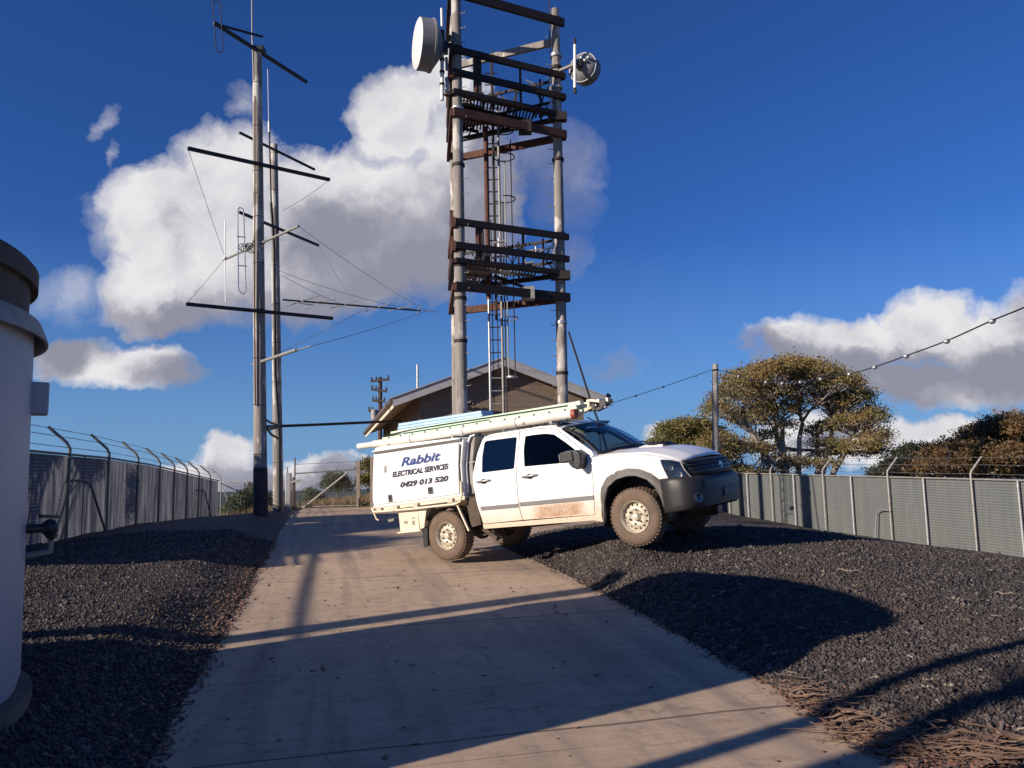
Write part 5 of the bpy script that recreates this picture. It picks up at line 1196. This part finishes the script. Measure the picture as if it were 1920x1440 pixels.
# wheels
def mkwheel(x,sg,steer):
    w=bpy.data.objects.new('wheel',None); COL.objects.link(w); w.parent=T; w.location=(x,sg*.755,.355); w.rotation_euler=(0,0,steer if sg<0 else steer)
    s=sg
    Rr=.355; half=.115
    prof=[(-half+.02,.188),(-half+.004,.225),(-half-.008,.28),(-half+.004,.325),(-half+.03,.348),(-.05,.355),(.05,.355),(half-.03,.348),(half-.004,.325),(half+.008,.28),(half-.004,.225),(half-.02,.188)]
    mb=MB(); mb.lathe((0,0,0),(0,s,0),prof,56)
    B(mb,'tyre','tyre',w,smooth=50)
    mb=MB(); n=44
    for k in range(n):
        for row,off in ((-.075,0),(-.025,.5),(.025,0),(.075,.5)):
            a=2*math.pi*(k+off)/n; e=V(math.cos(a),0,math.sin(a)); tg=V(-math.sin(a),0,math.cos(a))
            mt=Matrix((tg,V(0,1,0),e)).transposed(); mb.box(e*.3515+V(0,row,0),(.030,.042,.012),mt)
    B(mb,'tread','tyre',w)
    mb=MB(); # rim barrel + lip
    mb.lathe((0,0,0),(0,s,0),[(-.10,.185),(.07,.185),(.095,.187),(.108,.199),(.112,.195),(.10,.182),(.06,.178),(.045,.176)],48)
    rim=B(mb,'rim','rim',w,smooth=45)
    # disc with holes, profile dished
    def f(px,pz,d):
        r=math.hypot(px,pz); yv=float(np.interp(r,[0,.055,.075,.10,.125,.155,.178],[.060,.060,.066,.088,.082,.055,.048])); return Vector((px,s*(yv-d),pz))
    circ=lambda r,n,cx=0,cz=0:[(cx+r*math.cos(2*math.pi*i/n),cz+r*math.sin(2*math.pi*i/n)) for i in range(n)]
    holes=[circ(.0135,8,.148*math.cos(a),.148*math.sin(a)) for a in np.linspace(0,2*math.pi,14,endpoint=False)]
    global _B; 
    panel('wheel_disc',circ(.178,48),[circ(.052,24)]+holes,'rim',w,f,step=.022,th=.008,smooth=50)
    mb=MB(); mb.lathe((0,0,0),(0,s,0),[(.02,0),(.02,.17)],24); B(mb,'brake_drum','rimdark',w)
    mb=MB(); mb.lathe((0,0,0),(0,s,0),[(.03,.056),(.075,.052),(.105,.045),(.112,.035),(.112,0)],24); B(mb,'hub','rim',w,smooth=40)
    mb=MB()
    for a in np.linspace(.3,2*math.pi+.3,6,endpoint=False):
        mb.lathe((.088*math.cos(a),0,.088*math.sin(a)),(0,s,0),[(.06,.012),(.10,.012),(.103,.007),(.103,0)],6)
    B(mb,'wheel_nut','rimdark',w)
    return w
mkwheel(0,-1,0); mkwheel(3.05,-1,R(-3)); mkwheel(0,1,0); mkwheel(3.05,1,R(-3))
# canopy body
cs=[(-1.335,.885),(-1.345,1.05),(-1.308,1.282),(-1.209,1.767),(-1.16,1.805),(-1.05,1.812),(.45,1.725),(.555,1.70),(.575,1.66),(.485,1.343),(.462,1.05),(.452,.892)]
mb=MB(); mb.prism([V(x,-.915,z) for x,z in cs],V(0,1.83,0)); cb=B(mb,'canopy_body','canopy',bevel=.015,seg=3)
mb=MB(); 
dr=rnd([(-1.275,.935),(-1.285,1.08),(-1.255,1.28),(-1.17,1.70),(.50,1.655),(.44,1.34),(.405,1.08),(.395,.93)],.04)
mb.prism([V(x,-.917,z) for x,z in dr],V(0,-.016,0)); cd=B(mb,'canopy_door','canopy',cb,bevel=.006)
mb=MB(); mb.bar(V(-1.19,-.925,1.728),V(.54,-.925,1.678),.03,.028); B(mb,'hinge_gutter','flare',cb)
mb=MB(); mb.bar(V(-1.21,-.93,1.752),V(.54,-.93,1.702),.045,.014); B(mb,'hinge_rail','canopy',cb)
mb=MB(); mb.bar(V(-.40,-.9345,.94),V(-.42,-.9345,1.16),.001,.004); mb.bar(V(-.40,-.9345,.985),V(.38,-.9345,1.0),.001,.003); B(mb,'door_seam','grey_side',cd)
mb=MB(); mb.tube([V(.515,-.925,1.62),V(.445,-.925,1.34),V(.43,-.925,1.1),V(.435,-.925,.95)],.012,6); B(mb,'door_seal','flare',cb,smooth=50)
for (x,z,w,h) in ((-.945,1.005,.085,.115),(-.13,1.035,.10,.105)):
    mb=MB(); o_=rnd([(x-w/2,z-h/2),(x-w/2,z+h/2),(x+w/2,z+h/2),(x+w/2,z-h/2)],.015); mb.prism([V(a,-.933,b) for a,b in o_],V(0,-.008,0)); lk=B(mb,'lock_plate','silver',cd)
    mb=MB(); o_=rnd([(x-w*.36,z-h*.2),(x-w*.36,z+h*.36),(x+w*.36,z+h*.36),(x+w*.36,z-h*.2)],.01); mb.prism([V(a,-.941,b) for a,b in o_],V(0,-.004,0)); mb.bar(V(x-w*.3,-.942,z-h*.36),V(x+w*.3,-.942,z-h*.36),.01,.008); B(mb,'lock_paddle','black_plastic',lk)
mb=MB(); o_=[(-1.02,1.40),(-1.0,1.50),(-.95,1.50),(-.965,1.40)]; mb.prism([V(a,-.933,b) for a,b in o_],V(0,-.004,0)); B(mb,'side_reflector','galv_dull',cd)
# lettering
def text(s,x,z,h,rot,mname,shear=.3,wid=1,sp=1,name='lettering'):
    c=bpy.data.curves.new('t','FONT'); c.body=s; c.size=h*1.4; c.shear=shear; c.extrude=.0015; c.space_character=sp; c.offset=.0055
    o=bpy.data.objects.new('t',c); COL.objects.link(o); dg=bpy.context.evaluated_depsgraph_get(); me=bpy.data.meshes.new_from_object(o.evaluated_get(dg))
    bpy.data.objects.remove(o); co=np.zeros(len(me.vertices)*3); me.vertices.foreach_get('co',co); co=co.reshape(-1,3)
    w=co[:,0].max()-co[:,0].min(); co[:,0]=(co[:,0]-co[:,0].min())*wid/w
    c_,s_=math.cos(rot),math.sin(rot)
    out=np.stack([x+co[:,0]*c_-co[:,1]*s_, -.9355-co[:,2], z+co[:,0]*s_+co[:,1]*c_],-1)
    me.vertices.foreach_set('co',out.ravel()); me.materials.clear(); me.materials.append(M[mname]); me.update()
    ob=bpy.data.objects.new(name,me); COL.objects.link(ob); ob.parent=cd; return ob
text('Rabbit',-.655,1.455,.125,R(-.4),'blueletter',.35,.80)
text('ELECTRICAL SERVICES',-.855,1.315,.075,R(-.5),'darkletter',.25,1.12)
text('0429 013 520',-.715,1.145,.072,R(-.4),'darkletter',.25,.95)
# tray
mb=MB(); mb.box((-.44,0,.865),(1.80,1.80,.05)); B(mb,'tray_deck','cream')
mb=MB(); mb.tube([V(-1.335,-.965,.90),V(-1.30,-.965,.835),V(-1.2,-.965,.828),V(-.5,-.965,.805),V(.30,-.965,.795),V(.42,-.965,.82),V(.452,-.955,.90),V(.455,-.94,1.1)],.016,8); tr_=B(mb,'tray_rail','cream',smooth=50)
for x in (-1.2,-.86,-.45,.22): mb=MB(); mb.bar(V(x,-.95,.895),V(x+.01,-.965,.815),.07,.03); B(mb,'rail_bracket','cream',tr_)
mb=MB(); mb.box((-1.32,0,.87),(.05,1.85,.09)); mb.tube([V(-1.36,-.92,.86),V(-1.30,-.92,.72),V(-1.26,-.92,.70)],.012,6); B(mb,'tail_bar','cream')
mb=MB(); mb.tube([V(-1.25,-.7,.68),V(-1.10,-.85,.665),V(-1.0,-.85,.68)],.02,6); B(mb,'tail_hook','galv_dull',smooth=50)
mb=MB(); mb.tube([V(-1.335,.965,.90),V(-1.2,.965,.828),V(.30,.965,.795),V(.452,.955,.90)],.016,8); B(mb,'tray_rail','cream',smooth=50)
for sg in (-1,1):
    mb=MB(); mb.prism([V(-.85,sg*.90,.80),V(-.455,sg*.90,.79),V(-.47,sg*.90,.475),V(-.855,sg*.90,.49)],V(0,-sg*.42,0)); tbx=B(mb,'toolbox','cream',bevel=.008)
    mb=MB(); mb.prism([V(-.45,sg*.90,.79),V(-.285,sg*.90,.785),V(-.375,sg*.90,.51),V(-.45,sg*.90,.50)],V(0,-sg*.1,0)); B(mb,'mudguard_panel','cream')
    mb=MB(); mb.box((-.66,sg*.902,.478),(.46,.05,.02)); B(mb,'toolbox_lip','cream',tbx)
    if sg<0:
        mb=MB(); mb.box((-.72,-.9045,.62),(.07,.006,.04)); mb.box((-.57,-.9045,.60),(.05,.006,.06)); mb.box((-.56,-.9045,.67),(.06,.006,.02)); B(mb,'toolbox_latch','galv_dull',tbx)
    mb=MB(); mb.prism([V(-.43,sg*.88,.50),V(-.33,sg*.88,.50),V(-.36,sg*.88,.245),V(-.44,sg*.88,.225)],V(0,-sg*.26,0)); B(mb,'mudflap','black_plastic')
    mb=MB(); G_=[]
    for a in np.linspace(.12,math.pi-.35,18): G_.append([V(.43*math.cos(a),sg*y,.36+.41*math.sin(a)) for y in(.88,.55)])
    mb.grid(G_); B(mb,'rear_mudguard','black_plastic',fix=False,smooth=60)
    mb=MB(); mb.prism([V(.43,sg*.86,.86),V(.62,sg*.86,.86),V(.66,sg*.86,.47),V(.48,sg*.86,.44)],V(0,-sg*.4,0)); B(mb,'mudguard_skirt','underbody')
    mb=MB(); mb.bar(V(.33,sg*.93,.785),V(.485,sg*.93,.40),.03,.022); B(mb,'support_strut','cream')
mb=MB(); mb.prism([V(.475,-.80,.90),V(.52,-.80,1.35),V(.60,-.80,1.66),V(.62,-.80,1.70),V(.70,-.80,1.70),V(.60,-.80,1.35),V(.555,-.80,.90)],V(0,1.6,0)); hbd=B(mb,'headboard','headboard',bevel=.01)
mb=MB(); mb.tube([V(.475,-.83,.93),V(.50,-.83,1.30),V(.575,-.83,1.62),V(.64,-.83,1.715),V(.70,-.80,1.725)],.016,8); B(mb,'headboard_tube','canopy',hbd,smooth=50)
mb=MB(); mb.bar(V(.53,-.805,1.345),V(.64,-.805,1.352),.01,.012); B(mb,'headboard_bar','galv',hbd)
# roof racks
for x,z in ((-1.0,1.82),(.3,1.75),(1.55,1.76),(2.0,1.70)):
    mb=MB(); mb.bar(V(x,-.82,z),V(x,.82,z),.04,.03)
    for sg in(-1,1): mb.bar(V(x,sg*.66,z-.07),V(x,sg*.66,z),.05,.05)
    B(mb,'roof_rack_bar','galv_dull')
mb=MB(); mb.bar(V(1.35,-.66,1.725),V(2.0,-.66,1.70),.05,.012); mb.box((1.78,-.66,1.72),(.1,.06,.05)); mb.box((1.98,-.60,1.70),(.12,.1,.06)); B(mb,'rack_foot','galv_dull')
# antenna on bonnet edge
mb=MB(); mb.tube([V(2.40,-.30,1.235),V(2.442,-.30,1.60)],.006,6); B(mb,'radio_aerial','black_plastic')
mb=MB(); mb.tube([V(2.30,-.35,1.72),V(2.442,-.30,1.60)],.008,6); mb.bar(V(2.42,-.32,1.60),V(2.52,-.30,1.575),.04,.03); B(mb,'aerial_bracket','black_plastic')
# ---------------- loads carried on the roof (things of their own)
def load(name,label,cat): return trk(name,label,cat)
t=load('conduit_tube','long white plastic conduit tube with a red end cap along the truck roof','tube')
mb=MB(); a=V(-1.35,-.75,1.881);b=V(2.31,-.75,1.762); mb.tube([a,b],.060,20); B(mb,'tube_body','pvc',t,smooth=50)
mb=MB(); mb.tube([V(-1.69,-.75,1.895),a],.048,18); B(mb,'tube_tail','pvc',t,smooth=50)
mb=MB(); mb.tube([b,b+(b-a).normalized()*.06],.064,20); B(mb,'end_cap','redcap',t,smooth=50)
for k in (.22,.50,.755):
    p=a+(b-a)*k; mb=MB(); mb.tube([p,p+(b-a).normalized()*.012],.0635,20); B(mb,'joint_ring','grey_side',t,smooth=50)
t=load('extension_ladder','pale green extension ladder lying beside the white tube on the truck roof','ladder')
for y in (-.64,-.30):
    for dz,mt in ((.0,'ladder'),(.065,'ladder')):
        mb=MB(); mb.bar(V(-1.25+dz*3,y,1.945+dz),V(2.33+dz,y,1.835+dz),.028,.05); B(mb,'stile',mt,t)
for k in range(14):
    x=-1.1+k*.25; z=1.95-(x+1.25)*.031; mb=MB(); mb.tube([V(x,-.64,z),V(x,-.30,z)],.014,8); mb.tube([V(x,-.662,z),V(x,-.655,z)],.016,8); B(mb,'rung','black_plastic' if k%1==0 else 'alu',t,smooth=50)
mb=MB(); mb.tube([V(-1.15,-.67,1.99),V(-.6,-.66,2.0),V(.2,-.665,1.975),V(1.2,-.665,1.935),V(2.2,-.66,1.895)],.008,5); B(mb,'rope','leaf_dark',t,smooth=50)
t=load('plank_bundle','pale blue plank bundle strapped on top of the truck canopy','plank')
for k in range(3):
    mb=MB(); mb.bar(V(-1.13+k*.02,-.27,2.055+k*.046),V(.60-k*.01,-.27,1.985+k*.046),.30,.042); B(mb,'plank','bluebox',t,bevel=.004)
mb=MB(); mb.box((-1.5+.2,-.1,2.0),(.05,.05,.12)); B(mb,'plank_stop','bluebox',t)
t=load('light_bar_clutter','cream and black brackets with work lamps on the front of the roof load','brackets')
for (x,y,z,sx,sy,sz,m_) in ((2.30,-.5,1.885,.08,.12,.11,'cream'),(2.40,-.5,1.86,.10,.1,.05,'cream'),(2.45,-.45,1.875,.05,.2,.12,'cream'),(2.55,-.5,1.90,.16,.1,.035,'cream'),(2.52,-.5,1.82,.06,.1,.1,'black_plastic'),(2.66,-.48,1.85,.10,.12,.09,'black_plastic'),(2.42,-.5,1.805,.3,.08,.03,'cream'),(2.72,-.48,1.885,.05,.08,.06,'galv'),(2.60,-.5,1.79,.12,.08,.05,'black_plastic')):
    mb=MB(); mb.box((x,y,z),(sx,sy,sz),Matrix.Rotation(random.uniform(-.3,.3),3,'Y')); B(mb,'bracket',m_,t,bevel=.008)
mb=MB(); mb.tube([V(2.5,-.5,1.9),V(2.6,-.45,1.84),V(2.7,-.5,1.80),V(2.76,-.5,1.88)],.014,6); mb.tube([V(2.3,-.45,1.82),V(2.45,-.5,1.78),V(2.6,-.5,1.84)],.012,6); B(mb,'wiring','black_plastic',t,smooth=50)
mb=MB(); mb.sphere((2.60,-.5,1.90),.035); mb.sphere((2.68,-.5,1.80),.03); B(mb,'lamp','galv',t,smooth=50)
# ================================================================== SUN AND SKY
EL=R(ELD); AZ=R(AZD)
sd=V(math.sin(AZ)*math.cos(EL),math.cos(AZ)*math.cos(EL),math.sin(EL))
sun=bpy.data.lights.new('sun','SUN'); sun.energy=5.0; sun.angle=R(.53); sun.color=(1,.87,.72)
so=bpy.data.objects.new('sun',sun); COL.objects.link(so); so.rotation_euler=(-sd).to_track_quat('-Z','Y').to_euler(); so.location=(-30,-20,30)
w=bpy.data.worlds.new('World'); SC.world=w; w.use_nodes=True; nt=w.node_tree; h=NT(nt); bg=nt.nodes['Background']
sk=h.n('ShaderNodeTexSky',sky_type='NISHITA'); sk.sun_disc=False; sk.sun_elevation=EL; sk.sun_rotation=AZ; sk.altitude=400; sk.air_density=1.0; sk.dust_density=.25; sk.ozone_density=3.0
skc=h.mix(1.0,sk.outputs[0],SKT,'MULTIPLY')
tc=h.n('ShaderNodeTexCoord'); sp=h.n('ShaderNodeSeparateXYZ',{0:tc.outputs['Generated']})
ya=h.math('MAXIMUM',h.math('ABSOLUTE',sp.outputs[1]),.05)
pv=h.n('ShaderNodeCombineXYZ',{0:h.math('DIVIDE',sp.outputs[0],ya),1:h.math('DIVIDE',sp.outputs[2],ya),2:0.0}).outputs[0]
n1=h.n('ShaderNodeTexNoise',{'Vector':pv,'Scale':4.2,'Detail':9.0,'Roughness':.56}).outputs['Color']
wv=h.n('ShaderNodeVectorMath',{0:n1,1:(.5,.5,.5)},operation='SUBTRACT').outputs[0]
wv=h.n('ShaderNodeVectorMath',{0:wv,3:.10},operation='SCALE')
n2=h.n('ShaderNodeTexNoise',{'Vector':pv,'Scale':17.0,'Detail':8.0,'Roughness':.62}).outputs['Color']
wv2=h.n('ShaderNodeVectorMath',{0:h.n('ShaderNodeVectorMath',{0:n2,1:(.5,.5,.5)},operation='SUBTRACT').outputs[0],3:.060},operation='SCALE')
wp=h.n('ShaderNodeVectorMath',{0:h.n('ShaderNodeVectorMath',{0:pv,1:wv.outputs[0]},operation='ADD').outputs[0],1:wv2.outputs[0]},operation='ADD').outputs[0]
def dirp(u_,v_): d=ray(u_,v_); return d.x/d.y,d.z/d.y
def field(bl,vec):
    acc=None
    for (u_,v_,ru,rv,*k) in bl:
        x,z=dirp(u_,v_); mp=h.n('ShaderNodeMapping',{'Vector':vec,'Location':(x,z,0),'Rotation':(0,0,R(k[0]) if k else 0),'Scale':(ru/FPX,rv/FPX,1)},vector_type='TEXTURE')
        ln=h.n('ShaderNodeVectorMath',{0:mp.outputs[0]},operation='LENGTH').outputs['Value']
        v=h.math('SUBTRACT',1.0,ln)
        acc=v if acc is None else h.n('ShaderNodeMath',{0:acc,1:v,2:.25},operation='SMOOTH_MAX').outputs[0]
    return acc
big=[(330,420,150,150),(430,330,130,130),(520,450,230,150),(600,360,130,110),(735,230,95,110),(820,170,80,80),(740,420,220,170),(870,350,150,180),(850,470,130,110),(330,540,190,90),(620,540,200,80),(290,590,130,45)]
oth=[(250,685,155,52,-3),(120,665,90,40),(1790,610,70,70),(420,860,75,48,20),(460,900,120,45),(350,905,60,35),(585,880,60,32),(640,900,75,45),(700,870,40,30),(1232,812,38,26),(1250,860,60,40),
 (1470,640,80,45),(1540,660,120,62),(1640,640,110,55),(1750,620,100,78),(1850,640,120,85),(1960,630,120,100),(1750,710,260,50),(1560,700,120,50),(1740,810,110,42,12),(1800,800,60,40),(1680,850,120,50),(1830,860,120,45),(1560,830,160,70),(1890,750,30,12)]
f1=field(big+oth,wp)
fine=h.n('ShaderNodeTexNoise',{'Vector':wp,'Scale':13.0,'Detail':8.0,'Roughness':.6}).outputs[0]
dn=h.math('ADD',f1,h.math('MULTIPLY',h.math('SUBTRACT',fine,.5),.75))
mask=h.ramp(dn,[(.0,0.),(.13,.42),(.36,1.)])
# thin wisps
wis=field([(205,225,22,40,-12),(232,285,16,40,10),(1145,678,70,22),(1060,330,90,140),(1060,480,60,60),(450,185,30,45,25),(120,560,110,60),(1000,300,90,80),(200,440,60,80)],wp)
wmask=h.math('MULTIPLY',h.ramp(h.math('ADD',wis,h.math('MULTIPLY',h.math('SUBTRACT',fine,.5),1.1)),[(.05,0.),(.85,.42)]),1.0)
allm=h.math('MULTIPLY',h.math('MAXIMUM',mask,wmask),h.math('GREATER_THAN',sp.outputs[1],0.0))
hz=h.ramp(h.math('ABSOLUTE',sp.outputs[2]),[(0.,1.),(.05,.72),(.13,.35),(.28,0.)]); skc=h.mix(hz,skc,HZC)
# shading: lit from the left, grey bellies
shd=field([(800,520,330,120),(960,440,170,230),(560,590,260,70),(330,600,160,45),(640,460,170,110),(110,650,95,45),(360,700,110,35),(1700,700,330,45),(1650,740,180,40),(1450,690,110,60),(1880,690,160,60),(640,910,120,40),(480,900,110,40),(1145,678,70,22),(1890,750,40,20),(1560,840,80,30),(930,280,80,80)],wp)
def offs(vec,ox,oz,s): 
    v2=h.n('ShaderNodeVectorMath',{0:vec,1:(ox,oz,0)},operation='ADD').outputs[0]; return h.n('ShaderNodeTexNoise',{'Vector':v2,'Scale':s,'Detail':6.0,'Roughness':.55}).outputs[0]
lit=h.math('SUBTRACT',offs(wp,0,0,9.),offs(wp,-.035,.03,9.))
lit2=h.math('SUBTRACT',offs(wp,0,0,3.5),offs(wp,-.08,.06,3.5))
sv=h.math('ADD',h.math('MULTIPLY',h.math('MAXIMUM',shd,-.35),-1.05),h.math('ADD',h.math('MULTIPLY',lit,1.4),h.math('MULTIPLY',lit2,1.1)))
sv=h.math('ADD',sv,.50)
ccol=h.ramp(sv,[(0.,CL[0]),(.35,CL[1]),(.65,CL[2]),(1.,CL[3])])
ccol=h.n('ShaderNodeVectorMath',{0:ccol,3:CSC},operation='SCALE').outputs[0]
fin=h.mix(allm,skc,ccol)
nt.links.new(fin,bg.inputs[0]); bg.inputs[1].default_value=SKSTR
w.cycles.sampling_method='MANUAL'; w.cycles.sample_map_resolution=1024
vs_=SC.view_settings; vs_.view_transform='Standard'; vs_.look='None'; vs_.exposure=EXPO; vs_.gamma=1; vs_.use_curve_mapping=False
SC.cycles.max_bounces=6; SC.cycles.transparent_max_bounces=12
